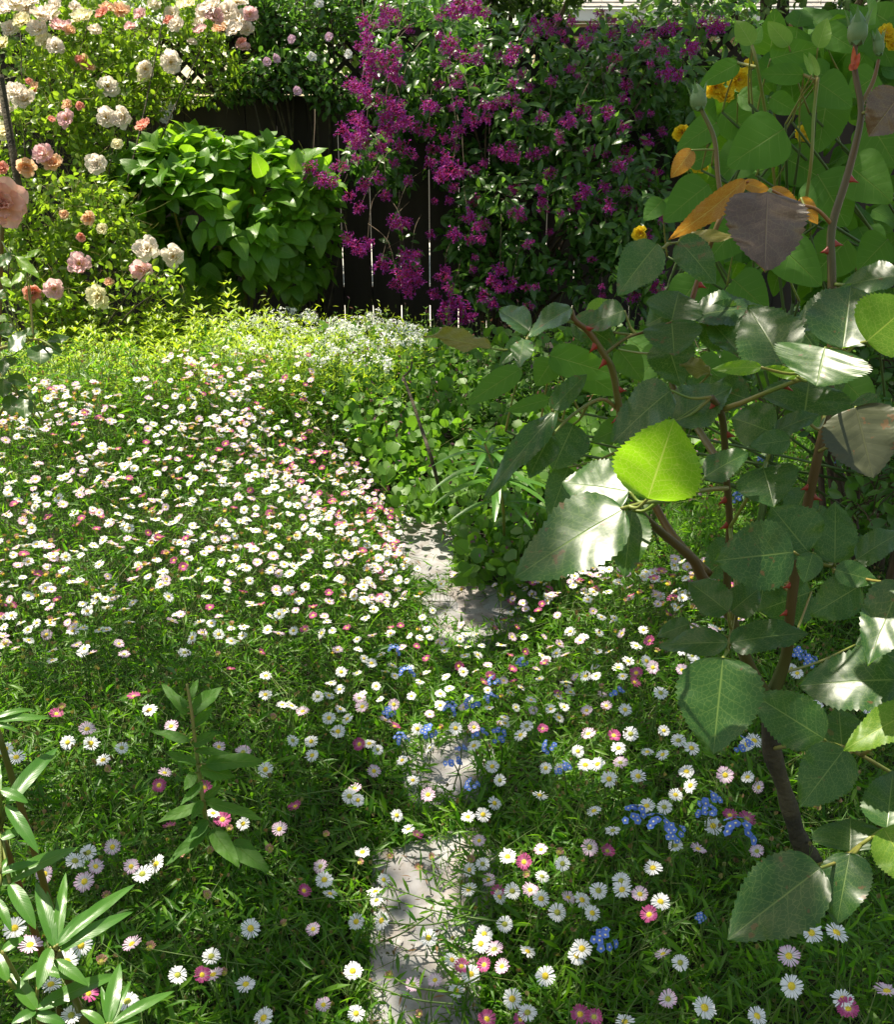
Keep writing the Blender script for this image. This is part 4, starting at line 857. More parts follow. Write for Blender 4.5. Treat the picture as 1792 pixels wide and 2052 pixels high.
def hero_rose():
    base = P(1645, 1800, 1.24); e = Thing('rose_bush', 'large leafy rose bush with thorny red canes filling the right foreground', 'rose bush', (base.x, base.y, 0))
    allp = []
    for pts, rad, m in CANES:
        w_ = [P(*q) for q in pts]
        if m == 'main': w_ = [Vector((base.x + .012, base.y, -.02))] + w_; rad = [.021] + rad
        if m == 'main':
            a1 = Acc(); p, r = smooth_path(w_, rad, 6); r = [q * (.70 if i_ < 24 else .62) for i_, q in enumerate(r)]; rs = random.Random(1); cut = 36
            tube(a1, p[:cut], [q * (1 + rs.uniform(-.09, .09)) for q in r[:cut]], 'bark', 12); e.part(a1, 'trunk')
            a1 = Acc(); tube(a1, p[cut - 1:], r[cut - 1:], 'cane', 10); e.part(a1, 'cane')
        else:
            a1 = Acc(); p, r = smooth_path(w_, rad, 6); r = [q * .78 for q in r]; tube(a1, p, r, m, 8); e.part(a1, 'cane' if 'cane' in m else 'leaf_stalk')
        allp += list(zip(p, r))
    AP = np.array([q[0] for q in allp])
    rf = random.Random(31); fill = []
    for k in range(16):
        x = rf.uniform(1330, 1790); y = rf.uniform(600, 1300); an = rf.uniform(.2, 2.9); L_ = rf.uniform(70, 110)
        if x < 1430 and y > 900: x += 120
        fill.append(((x, y), (x + math.cos(an) * L_, y + math.sin(an) * L_), L_ * .85, rf.uniform(1.0, 1.12), 'rose', (rf.uniform(-.3, .3), rf.uniform(-.2, .3), rf.uniform(.1, .9)), {}))
    for b, t, wd, dp, m, nb, kw in ROSE + fill:
        k = dict(kw)
        if m == 'mallow': k.update(serr=.03)
        ac, B, T = bigleaf(b, t, wd * (1.16 if m in ('rose', 'bronze') else 1), dp, m, nb, **k)
        # petiolule to the nearest cane point
        dd = np.linalg.norm(AP - np.array(B), axis=1); j = int(np.argmin(dd)); q = Vector(AP[j])
        if dd[j] > .004:
            mid = B.lerp(q, .5) + Vector((0, 0, -.004)); sp, rr = smooth_path([B, mid, q], [.0011, .0013, .0018], 4); tube(ac, sp, rr, 'petiole', 6)
        e.part(ac, 'leaf')
    for x, y in TH:
        # snap to nearest cane point in the image
        X_, Y_, D_ = proj(AP); j = int(np.argmin((X_ - x) ** 2 + (Y_ - y) ** 2)); c = Vector(AP[j]); r = allp[j][1]
        if r < .0018: continue
        sgn = 1 if x >= X_[j] else -1; t = (Vector(AP[min(j + 1, len(AP) - 1)]) - Vector(AP[max(j - 1, 0)])).normalized(); out = Vector((sgn, -.35, 0)); out = (out - t * out.dot(t)).normalized()
        ac = Acc(); root = c + out * r * .6; tip = c + out * (r + .008) - Vector((0, 0, .003)); V = []
        kk = 8
        for i in range(kk): 
            a_ = 2 * math.pi * i / kk; V.append(root + t * math.cos(a_) * .0048 + t.cross(out) * math.sin(a_) * .0022)
        for i in range(kk):
            a_ = 2 * math.pi * i / kk; V.append(root.lerp(tip, .45) + t * math.cos(a_) * .0018 + t.cross(out) * math.sin(a_) * .0013)
        V.append(tip); Fq = [(i, (i + 1) % kk, kk + (i + 1) % kk, kk + i) for i in range(kk)] + [(kk + i, kk + (i + 1) % kk, 2 * kk) for i in range(kk)]
        ac.add(V, Fq, 'thorn'); e.part(ac, 'thorn')
    # knob on the trunk
    # buds
    for (x, y, x2, y2, wpx, dp, red) in [(1718, 92, 1722, 22, 40, .90, 1), (1763, 112, 1760, 62, 22, .90, 0), (1402, 222, 1398, 168, 34, 1.0, 0)]:
        a_ = P(x, y, dp); b_ = P(x2, y2, dp); ac = Acc(); r0 = wpx / 2 / F * dp; pr = [(0, .25), (.1, .7), (.3, 1), (.55, .95), (.8, .55), (1, .12)]
        tube(ac, [a_.lerp(b_, s) for s, _ in pr], [q * r0 for _, q in pr], 'bud', 14); o = e.part(ac, 'bud')
        ac = Acc()
        for k in range(5):
            an = k * 1.257 + .5; side = Vector((math.cos(an), math.sin(an), 0)); q = a_ + side * r0 * .3; t2 = b_ + side * r0 * .65 + (b_ - a_) * .12
            y_ = (t2 - q); L = y_.length; R_ = frames(np.array([y_]), np.array([side])); V, Fq, A = leaf_tpl(lambda v: (v ** .4) * (1 - v) ** 1.0 * 1.5, .34, 9, 3, -.3, -.12)
            ac.inst((V, Fq, A), np.array([q + side * r0 * .35]), R_, np.array([L]), [.4], 'bud_leaf')
        e.part(ac, 'sepals', parent=None)
        if red:
            for k, (dx, dy) in enumerate([(-12, 10), (10, 14), (4, 34)]): pass
            ac = Acc()
            for tx, ty, wd in [(1704, 128, 16), (1724, 105, 14), (1712, 92, 12)]:
                bigleaf((1712, 140), (tx, ty), wd, .893, 'red_bract', (0, 0, 0), acc=ac, nv=12, nu=5, wave=.06, serr=0)
            e.part(ac, 'bract')
M['bud_leaf'] = leafmat('sepal', (.09, .19, .05), (.13, .22, .06), .5, .2)
M['red_bract'] = leafmat('red_bract', (.45, .06, .03), (.5, .12, .04), .45, .3)
hero_rose()

# ------------------------------------------------------------------ matte big-leaved plant upper right, with yellow flowers
M['mallow_stem'] = plain('green_stem', (.05, .09, .02), (.08, .12, .03), .6, 12, .2)
def mallow():
    b = P(1640, 700, 1.7); e = Thing('big_leaved_plant', 'matte broad-leaved green plant with yellow-orange flowers behind the rose buds', 'plant', (b.x, b.y, 0))
    L = [((1572, 258), (1458, 330), 112, 1.35), ((1545, 118), (1650, 88), 58, 1.45), ((1482, 126), (1402, 168), 42, 1.5), ((1612, 150), (1520, 146), 44, 1.42), ((1508, 90), (1476, 36), 42, 1.42, 'lime_big'), ((1510, 90), (1528, 50), 24, 1.45), ((1582, 92), (1540, 40), 40, 1.44, 'lime_big'),
         ((1640, 96), (1660, 32), 36, 1.42, 'lime_big'), ((1640, 152), (1622, 100), 18, 1.38, 'lime_big'), ((1628, 150), (1612, 104), 12, 1.38, 'lime_big'), ((1640, 165), (1710, 210), 80, 1.5), ((1436, 246), (1358, 296), 56, 1.5), ((1450, 222), (1530, 285), 80, 1.6), ((1700, 330), (1790, 400), 110, 1.45),
         ((1640, 350), (1700, 450), 120, 1.5), ((1560, 490), (1648, 570), 96, 1.4), ((1420, 370), (1330, 440), 84, 1.5), ((1545, 195), (1600, 225), 46, 1.5), ((1480, 190), (1545, 215), 46, 1.55), ((1660, 190), (1640, 300), 100, 1.55), ((1740, 240), (1800, 330), 110, 1.6), ((1580, 320), (1660, 360), 90, 1.6),
         ((1500, 300), (1440, 360), 80, 1.7), ((1700, 480), (1620, 560), 100, 1.6), ((1490, 440), (1420, 520), 90, 1.6), ((1400, 560), (1340, 640), 80, 1.6), ((1760, 150), (1700, 190), 70, 1.6), ((1650, 60), (1720, 100), 60, 1.7), ((1470, 560), (1540, 620), 90, 1.5), ((1780, 480), (1720, 540), 80, 1.5),
         ((1045, 738), (932, 808), 48, 1.25), ((1107, 722), (1075, 772), 56, 1.3), ((1101, 712), (1244, 752), 66, 1.28), ((1101, 800), (1014, 822), 30, 1.2), ((1160, 740), (1240, 790), 60, 1.35), ((1330, 700), (1280, 760), 60, 1.4), ((1400, 720), (1460, 770), 60, 1.5), ((1300, 820), (1240, 870), 60, 1.4),
         ((1260, 680), (1330, 730), 60, 1.5), ((1500, 700), (1440, 760), 70, 1.5), ((1690, 760), (1760, 830), 80, 1.4), ((1590, 420), (1530, 480), 70, 1.7), ((1740, 570), (1680, 640), 80, 1.5), ((1380, 330), (1440, 300), 40, 1.7), ((1330, 400), (1290, 440), 40, 1.7)]
    rs = random.Random(4); st = Acc(); fol = 0
    for l in L:
        b2, t2, wd, dp = l[:4]; m = l[4] if len(l) > 4 else 'mallow'
        ac, B, T = bigleaf(b2, t2, wd * 1.05, dp, m, (rs.uniform(-.15, .15), rs.uniform(-.1, .2), rs.uniform(.25, .7)), prof=cord if wd > 50 else ovate, serr=.035, ns=26, fold=.08, droop=.10, nu=9, nv=40, wave=.01)
        e.part(ac, 'leaf')
        c = Vector((B.x + rs.uniform(-.03, .06), B.y + .05, B.z - rs.uniform(.06, .12))); sp, rr = smooth_path([B, B.lerp(c, .5) + Vector((0, .01, .0)), c], [.0012, .0014, .0018], 4); tube(st, sp, rr, 'petiole', 5)
        g = Vector((b.x + rs.choice([-.25, 0, .25, .5]), b.y + .15, c.z - rs.uniform(.25, .4))); sp, rr = smooth_path([c, c.lerp(g, .5) + Vector((rs.uniform(-.03, .03), .03, 0)), g], [.0018, .0026, .003], 5); tube(st, sp, rr, 'mallow_stem', 6)
        if fol % 5 == 0: sp, rr = smooth_path([g, Vector((b.x + (g.x - b.x) * .4, b.y + .2, 0))], [.003, .005], 4); tube(st, sp, rr, 'mallow_stem', 6)
        fol += 1
    for pts in ([(1508, 92, 1.42), (1518, 130, 1.42), (1540, 260, 1.5), (1560, 420, 1.6)], [(1640, 155, 1.38), (1632, 230, 1.4), (1625, 340, 1.42), (1600, 500, 1.5)], [(1480, 126, 1.5), (1520, 135, 1.45)], [(1612, 150, 1.42), (1634, 160, 1.4)]):
        sp, rr = smooth_path([P(*q) for q in pts], [.0024] * len(pts), 5); tube(st, sp, rr, 'petiole', 6)
    e.part(st, 'stems')
    # backing foliage
    p, d = blob_pts(520, [(1620, 260, 1.95, 220, 200, .2, 3), (1700, 450, 1.9, 170, 150, .2, 2), (1460, 420, 2.1, 110, 150, .15, 1), (1560, 600, 1.9, 220, 120, .2, 1.3), (1740, 120, 1.9, 100, 120, .2, 1)], .2)
    k = len(p); ac = Acc(); ac.inst(T_wide, p, frames(norm(rdir(k, -.5) + [0, -.3, 0]), norm(rng.normal(size=(k, 3)) * .4 + [0, -.6, .7])), rng.uniform(.05, .085, k), rng.random(k), 'mallow'); e.part(ac, 'foliage')
    fm = bloom_mesh('yellow_flower', 'yellow_fl', 'rb_orange', False, 3, .022)
    for x, y, s in [(1435, 175, 1.5), (1480, 160, 1.6), (1455, 195, 1.3), (1370, 265, 1.3), (1382, 275, 1.0), (1400, 330, 1.4), (1605, 270, 1.2), (1630, 280, 1.1), (1665, 250, .7), (1775, 70, 1.4), (1790, 90, 1.0), (1285, 468, 1.1), (1500, 130, .8)]:
        o = link('yellow_flower', fm, e.e, P(x, y, 1.75) - e.loc); n_ = Vector((rs.gauss(0, .5), -1, rs.gauss(0, .5))).normalized(); o.rotation_mode = 'QUATERNION'; o.rotation_quaternion = n_.to_track_quat('Z', 'Y'); o.scale = [s * .62] * 3
M['lime_big'] = leafmat('paler_broad_leaf', (.14, .28, .03), (.18, .32, .03), .5, .45, tcol=(.40, .66, .03), veins=.4, vcol=(.3, .42, .08), bump=.4)  # paler, yellower green for a few upper broad leaves
mallow()
rb = P(1780, 1000, 1.9)
leafy('shaded_undergrowth', 'dark small-leaved bush in shade behind the rose canes at right', 'bush', (rb.x, rb.y, 0), [(1800, 800, 1.9, 200, 160, .2, 2), (1700, 700, 2.1, 200, 90, .2, 1.5), (1850, 1000, 1.7, 160, 120, .15, 1.2), (1500, 720, 2.3, 150, 60, .2, .8)], 2200, T_ell, (.02, .035), 'fuchsia', .1, -.2, (0, -.2, 1), .7, .4, 'twig', nst=500)

# ------------------------------------------------------------------ left-edge rose with the big peach bloom
def left_rose():
    b = P(-40, 900, 1.75); e = Thing('edge_rose', 'rose shoot with rounded leaves and one large peach bloom at the left edge', 'rose bush', (b.x, b.y, 0))
    L = [((185, 1108), (58, 1232), 110, 'rose'), ((140, 1112), (282, 1086), 52, 'rose'), ((292, 1188), (292, 1322), 175, 'rose'), ((345, 1166), (512, 1128), 56, 'rose'), ((290, 1190), (455, 1236), 84, 'rose'), ((-20, 620), (84, 508), 76, 'rose'),
         ((106, 540), (288, 684), 66, 'rose_lit'), ((178, 562), (292, 478), 42, 'rose_lit'), ((204, 638), (68, 748), 52, 'rose_lit'), ((75, 1550), (75, 1700), 112, 'rose'), ((170, 1565), (180, 1725), 122, 'rose'), ((50, 1440), (200, 1460), 84, 'rose'), ((120, 1540), (268, 1580), 52, 'rose'),
         ((30, 1280), (20, 1410), 70, 'rose'), ((20, 1440), (20, 1570), 110, 'rose'), ((-30, 1100), (120, 1060), 90, 'rose'), ((300, 1752), (412, 1662), 44, 'rose_lit'), ((0, 700), (80, 760), 60, 'rose_lit'), ((-20, 800), (60, 850), 60, 'rose'), ((60, 1000), (-40, 1000), 50, 'rose_lit'), ((40, 1340), (120, 1290), 60, 'rose')]
    ac0 = Acc(); can = [P(-60, 1000, 1.72), P(-20, 860, 1.7), P(-5, 700, 1.68), P(0, 560, 1.66), P(5, 420, 1.62)]; sp, rr = smooth_path([Vector((b.x, b.y, 0))] + can, [.008, .006, .005, .0045, .004, .003], 6); tube(ac0, sp, rr, 'cane_red', 8)
    br, r2 = smooth_path([P(-5, 700, 1.68), P(30, 690, 1.6), P(75, 680, 1.55), P(110, 700, 1.52)], [.003, .0026, .002, .0014], 5); tube(ac0, br, r2, 'petiole', 6)
    b3, r3 = smooth_path([P(-20, 860, 1.7), P(20, 800, 1.62), P(50, 790, 1.55), P(84, 840, 1.55)], [.003, .0026, .002, .0014], 5); tube(ac0, b3, r3, 'petiole', 6); e.part(ac0, 'cane')
    AP = np.array(sp + br + b3)
    for b2, t2, wd, m in L:
        ac, B, T = bigleaf(q2(*b2), q2(*t2), wd * .2724 * 1.1, 1.55, m, (-.15, .4, .8), prof=ellip, serr=.03, nu=9, nv=30)
        dd = np.linalg.norm(AP - np.array(B), axis=1); j = int(np.argmin(dd)); q = Vector(AP[j]); sp_, rr_ = smooth_path([B, B.lerp(q, .5) + Vector((0, 0, -.008)), q], [.001, .0012, .0016], 4); tube(ac, sp_, rr_, 'petiole', 5)
        e.part(ac, 'leaf')
    me = bloom_mesh('rose_bloom', 'rb_peach', 'yellow_fl', True, 44, .041)
    o = link('rose_bloom', me, e.e, P(4, 410, 1.5) - e.loc); o.rotation_mode = 'QUATERNION'; o.rotation_quaternion = Vector((.45, -.85, .35)).to_track_quat('Z', 'Y')
M['rb_peach'] = petalmat('peach_rose_petal', (.92, .60, .40), (.90, .60, .18), .5, edge=.5, rnd=(.90, .50, .44))
left_rose()

# ------------------------------------------------------------------ leafy stems in the left foreground
def long_plants():
    S = [('glossy-leaved plant at the lower left edge with tall upright central leaves', (112, 1900, .88), [(300, 1380, 350, 985, 62), (290, 1380, 190, 1035, 86), (300, 1375, 560, 1148, 76), (305, 1370, 728, 1045, 66), (320, 1400, 712, 1195, 72), (270, 1385, 200, 1612, 84), (290, 1450, 470, 1590, 76), (280, 1460, 110, 1560, 70), (300, 1390, 250, 1080, 50)], (300, 1380)),
         ('glossy-leaved plant cut by the left edge with broad arching leaves', (5, 1660, .92), [(30, 620, 205, 884, 78), (30, 620, 306, 320, 84), (0, 540, 150, 610, 60), (0, 1050, 420, 850, 80), (0, 985, 205, 925, 44), (50, 1040, 190, 1290, 96), (-30, 640, -20, 360, 70), (0, 800, 120, 760, 50), (-20, 1120, 60, 1300, 60), (0, 985, 40, 900, 30)], (0, 760)),
         ('glossy-leaved plant at the bottom edge left of the large daisies', (215, 2050, .84), [(600, 1790, 935, 1618, 58), (575, 1790, 640, 1470, 84), (560, 1800, 430, 1720, 60), (600, 1800, 760, 1760, 50), (580, 1800, 540, 1590, 40), (590, 1790, 700, 1560, 40)], (585, 1800)),
         ('dark shaded glossy-leaved stem in the bottom left corner', (70, 2020, .90), [(195, 1715, 640, 1530, 88), (195, 1715, 30, 1520, 96), (180, 1740, 350, 1790, 70), (190, 1720, 60, 1790, 60), (200, 1600, 320, 1380, 64), (40, 1560, -40, 1400, 80), (205, 1500, 440, 1560, 60), (10, 1400, 130, 1330, 50)], (190, 1720)),
         ('single long pointed leaf shoot entering at the left edge', (-20, 1440, .95), [(-30, 170, 275, 160, 40), (-30, 150, 180, 110, 30), (-40, 180, 100, 230, 30)], (-30, 170))]
    for label, (gx, gy, dd), lv, c in S:
        cx, cy = z8(*c); b = P(cx, cy, dd + .03); h = max(b.z, .12); e = Thing('long_leaved_plant', label, 'plant', (b.x + .02, b.y + .02, 0), 'glossy long-leaved plants at lower left')
        ac = Acc(); sp, rr = smooth_path([(b.x + .02, b.y + .02, 0), (b.x + .012, b.y + .012, h * .5), b], [.0045, .004, .003], 5); tube(ac, sp, rr, 'cane_red', 8); e.part(ac, 'stem')
        for k, (x0, y0, x1, y1, wd) in enumerate(lv):
            p0, p1 = z8(x0, y0), z8(x1, y1)
            up = p1[1] < p0[1]
            ac, B, T = bigleaf(p0, p1, wd * .3746 * .98, dd, 'long_leaf', (0, .3, .9) if up else (0, .2, .8), prof=lambda v: (max(v, 0) ** .55) * (max(1 - v, 0) ** .8) * 2.45, serr=.02, ns=30, fold=.22, droop=-.02, curl=.07, nu=7, nv=30, wave=.006)
            q = b; sp, rr = smooth_path([B, B.lerp(q, .5), q + (B - q).normalized() * .001], [.0016, .002, .0022], 3)
            if (B - q).length > .004: tube(ac, sp, rr, 'petiole', 6)
            e.part(ac, 'leaf')
long_plants()
def serr_stem():
    b = ground(425, 1740, .02); t0 = P(374, 1372, 1.27); e = Thing('upright_leafy_stem', 'upright stem with paired toothed leaves rising out of the daisies left of the path', 'plant', (b.x, b.y, 0))
    pts = [(b.x, b.y, 0), P(412, 1640, 1.26), P(396, 1530, 1.25), P(384, 1430, 1.24), P(374, 1370, 1.24)]; sp, rr = smooth_path(pts, [.0035, .003, .0026, .0022, .0016], 6)
    ac = Acc(); tube(ac, sp, rr, 'petiole', 8); e.part(ac, 'stem'); AP = np.array(sp)
    for x0, y0, x1, y1, wd in [(1070, 420, 1260, 470, 96), (1100, 400, 1425, 375, 90), (1040, 450, 985, 540, 60), (1050, 400, 880, 330, 50), (1030, 300, 1160, 230, 60), (1020, 280, 800, 215, 50), (1010, 130, 1190, -20, 80), (1000, 130, 860, -40, 60), (1020, 210, 1150, 90, 50), (1040, 330, 1240, 340, 40), (1090, 590, 1190, 510, 46), (1080, 600, 1020, 700, 50),
                              (1100, 600, 1410, 690, 64), (1070, 620, 830, 710, 60), (1130, 750, 1280, 950, 100), (1240, 820, 1440, 975, 110), (1110, 700, 1000, 820, 60), (1120, 740, 880, 940, 60), (1010, 60, 1060, -60, 40), (1000, 100, 960, 40, 36), (1085, 500, 960, 620, 46)]:
        ac, B, T = bigleaf(z8(x0, y0), z8(x1, y1), wd * .3746 * 1.0, 1.24, 'mallow', (0, .3, .9), serr=.05, ns=14, fold=.15, droop=.05, nu=7, nv=29)
        dd = np.linalg.norm(AP - np.array(B), axis=1); j = int(np.argmin(dd)); q = Vector(AP[j]); tube(ac, [B, q], [.001, .0012], 'petiole', 5); e.part(ac, 'leaf')
serr_stem()
def lily():
    b = ground(1012, 1110, .02); e = Thing('lily_stem', 'lily stem with whorls of drooping strap leaves beside the far stones', 'plant', (b.x, b.y, 0)); d_ = b.y / cs * .93
    top = P(972, 890, 2.05); st = [(b.x, b.y, 0), P(1008, 1010, 2.06), P(990, 940, 2.05), top]; sp, rr = smooth_path(st, [.004, .0035, .003, .002], 6); ac = Acc(); tube(ac, sp, rr, 'petiole', 7); e.part(ac, 'stem')
    rs = random.Random(3); T_s = leaf_tpl(lambda v: math.sin(math.pi * min(1, v * .93 + .05)) ** .7, .17, 12, 5, .35, .75)
    for t, n_, s in ((.35, 5, .09), (.52, 7, .11), (.7, 7, .105), (.86, 6, .085), (1.0, 7, .045)):
        c = sp[int(t * (len(sp) - 1))]
        for k in range(n_):
            an = k / n_ * 6.28 + rs.uniform(-.3, .3); up = .55 if t < .95 else 1.4; ac = Acc(); ac.inst(T_s, np.array([c]), frames(np.array([(math.cos(an), math.sin(an), up)]), np.array([(-math.cos(an) * .5, -math.sin(an) * .5, 1)])), np.array([s * rs.uniform(.85, 1.15)]), [rs.random()], 'long_leaf'); e.part(ac, 'leaf')
lily()
def twig():
    pts = [ground(885, 1000, .02), P(868, 930, 2.2), P(845, 860, 2.25), P(825, 800, 2.28), P(808, 755, 2.3), P(806, 765, 2.28)]
    e = Thing('bare_twig', 'bare dark stick standing in the low cover right of the path', 'twig', (pts[0].x, pts[0].y, 0)); ac = Acc(); sp, rr = smooth_path([pts[0], pts[1], pts[2], pts[3], pts[4]], [.0045, .0045, .004, .0038, .003], 5); tube(ac, sp, rr, 'bark', 7)
    sp, rr = smooth_path([pts[4], P(822, 742, 2.3), P(826, 725, 2.31)], [.003, .0025, .0016], 4); tube(ac, sp, rr, 'bark', 6); e.part(ac, 'stick')
twig()

# ------------------------------------------------------------------ daisies
def daisy_mesh(kind, seed):
    rs = np.random.default_rng(seed); ac = Acc(); n = int(rs.integers(30, 40)); an = np.arange(n) / n * 6.283 + rs.normal(size=n) * .05
    el = {'white': .08, 'blush': .22, 'magenta': .35, 'spent': .9}[kind] + rs.normal(size=n) * .09 + .08 * np.sin(an * 2 + seed)
    ax = np.stack([np.cos(an) * np.cos(el), np.sin(an) * np.cos(el), np.sin(el)], 1); nr = np.stack([-np.cos(an) * np.sin(el), -np.sin(an) * np.sin(el), np.cos(el)], 1) + rs.normal(size=(n, 3)) * .12
    V = []; A = []
    for v, wv, z in ((0, .35, 0), (.45, 1, .02), (.85, 1.05, -.01), (1, .7, -.05)):
        for u in (-1, 0, 1): V.append((u * wv * .088, v + (-.03 if u == 0 and v == 1 else 0), z - .02 * abs(u))); A.append((u, v, 0))
    tp = (np.array(V), grid_faces(3, 4), np.array(A)); r0 = .0032; L = .0080 if kind != 'spent' else .005
    ac.inst(tp, ax * r0 * np.array([1, 1, 1.0]), frames(ax, nr), L * (1 + rs.normal(size=n) * .08), rs.random(n), 'petal_' + kind); pm = ac.mesh('petals')
    ac = Acc(); V = [(0, 0, .0024)]; Fq = []
    rings = [(.0018, .0023), (.0032, .0014), (.0040, .0), (.0034, -.0015), (.0012, -.0028)]
    for r, z in rings:
        for k in range(12): V.append((r * math.cos(k * math.pi / 6), r * math.sin(k * math.pi / 6), z))
    for k in range(12): Fq.append((0, 1 + k, 1 + (k + 1) % 12))
    for j in range(len(rings) - 1):
        for k in range(12): Fq.append((1 + j * 12 + k, 1 + (j + 1) * 12 + k, 1 + (j + 1) * 12 + (k + 1) % 12, 1 + j * 12 + (k + 1) % 12))
    nf = 12 + 24
    ac.add(V, Fq[:nf], 'disc_green' if (kind == 'spent' or seed % 5 == 3) else 'disc'); ac2 = ac; ac2.add(V, Fq[nf:], 'carpet_stem')
    return pm, ac2.mesh('disc')
DM = {k: [daisy_mesh(k, s * 3 + i) for i in range(5)] for s, k in enumerate(('white', 'blush', 'magenta', 'spent'))}
STEMS = []
for i in range(6):
    ac = Acc(); r_ = random.Random(i); bx, by = r_.uniform(-.25, .25), r_.uniform(-.25, .25)
    sp, rr = smooth_path([(0, 0, 0), (bx * .35, by * .35, .4), (bx * .3, by * .3, .8), (0, 0, 1)], [.007, .007, .006, .006], 4)
    tube(ac, sp, rr, 'carpet_stem', 5); STEMS.append(ac.mesh('stem'))
hand = []
def hl(fn, kind, pts):
    for p in pts: x, y = fn(*p); hand.append((x, y, kind))
hl(z6, 'white', [(310,35),(165,65),(265,115),(215,150),(95,195),(440,285),(280,505),(458,487),(535,540),(215,580),(452,615),(578,705),(520,830),(600,780),(365,890),(460,895),(85,915),(905,735),(720,995),(520,1100),(185,1020),(400,1220),(108,1340),(235,1335),(230,1290),(440,1400),(20,1390),(1245,1565),(1380,1565),(1140,1850),(1415,1920),(675,1965),(955,2010),(545,1725),(20,1650),(75,1460),(1170,180),(1140,155),(1540,365),(1265,360),(320,730),(165,745),(250,375),(370,600),(605,580),(940,540),(250,2040),(900,560),(610,90),(630,120)])
hl(z6, 'blush', [(555,165),(150,355),(225,660),(45,380),(965,790),(640,1120),(955,1130),(330,1360),(480,1920),(1125,1690),(455,1680),(55,505),(785,725),(60,1110),(1650,1880),(400,150)])
hl(z6, 'magenta', [(310,180),(300,230),(190,515),(155,1130),(85,2015),(10,2000),(1440,1970),(380,1470),(900,960),(810,940)])
hl(q3, 'white', [(200,60),(640,10),(572,55),(620,185),(240,355),(300,300),(375,370),(145,420),(30,525),(270,505),(180,560),(295,590),(35,655),(80,720),(20,800),(820,195),(855,165),(810,240),(960,240),(935,300),(850,305),(1240,185),(1450,290),(1150,20),(840,410),(920,405),(1710,440),(1640,440),(1220,515),(690,555),(750,520),(1000,530),(1150,550),(1500,640),(1185,645),(690,630),(540,785),(790,780),(910,895),(1215,825),(1255,765),(1590,930),(225,880),(280,920),(440,990),(510,1120),(1380,1040),(1470,1040),(1340,1220),(970,1345),(1045,1270),(1700,1320),(480,1440),(405,1350),(180,1590),(95,1225),(150,1250),(1490,1665),(1130,1620),(320,1770),(880,1705),(1630,180),(1730,155),(1340,455),(620,910),(1640,1020),(1720,1015),(500,570),(875,580),(330,410),(600,415),(1030,1030),(1080,1120),(870,1360)])
hl(q3, 'blush', [(245,175),(160,585),(385,625),(620,690),(1410,250),(1510,300),(1160,185),(1605,205),(1575,445),(1690,15),(1350,1575),(945,1515),(255,1060),(130,1175),(830,105),(1000,370),(1660,825),(1650,665),(180,640),(610,1215),(910,775),(330,730)])
hl(q3, 'magenta', [(80,125),(1105,70),(1045,125),(1190,120),(1145,305),(1245,280),(1160,395),(970,480),(1170,475),(535,245),(600,325),(810,375),(540,1480),(160,885),(390,770),(1360,785),(430,110)])
hl(q4, 'white', [(160,355),(240,590),(285,530),(245,640),(125,765),(275,760),(550,860),(105,1055),(125,1305),(1045,1220),(1135,1300),(1135,940),(1425,965),(690,990),(880,840),(860,895),(1000,395),(790,575),(1045,585),(1345,430),(1450,645),(1550,585),(1700,575),(1690,525),(970,620),(1000,780),(800,1075),(1240,1085),(715,1170),(1220,340),(1220,500),(1215,630),(1310,710),(870,425),(1640,225),(790,450)])
hl(q4, 'blush', [(865,290),(905,520),(1375,625),(1150,580),(460,1135),(590,1110),(1525,1320),(985,1030),(940,930)])
hl(q4, 'magenta', [(490,250),(960,590),(1115,415),(880,1020),(745,1030),(895,1340),(1095,1340),(1430,1310),(1605,350)])
hl(q4, 'spent', [(320,380),(570,390),(495,445),(145,420),(320,1080),(500,1310),(800,405),(1320,360),(1130,485)])
hl(z8, 'white', [(800,110),(360,285),(485,290),(650,315),(85,365),(30,320),(550,380),(1420,30),(1510,85),(1560,90),(1700,40),(1760,155),(1565,275),(1665,280),(1670,355),(1420,430),(470,875),(835,935),(760,990),(430,1370),(75,1280),(270,1580),(380,1745),(680,1670),(1315,1580),(1410,1760),(1735,1020),(1765,1095),(1130,1430),(950,1530),(1140,665),(1240,640),(355,1460),(1300,720),(1340,1280),(400,920)])
hl(z8, 'blush', [(465,215),(915,200),(1170,310),(1495,750),(700,950),(600,845),(1620,120),(1715,950),(160,1370),(705,1365),(1675,1285),(1140,1530),(1730,1690),(880,450),(510,950),(240,990),(450,1030),(1300,340)])
hl(z8, 'magenta', [(300,135),(850,515),(905,735),(1580,630),(1625,1080),(470,1630),(1080,1530),(1090,530),(1190,700),(715,40)])
hl(z8, 'spent', [(975,880),(540,1460),(1445,860),(1740,780),(570,430),(1225,750),(1460,155),(800,1385),(1105,1105),(1200,1520),(1520,1260),(570,1110),(330,100),(1120,870)])
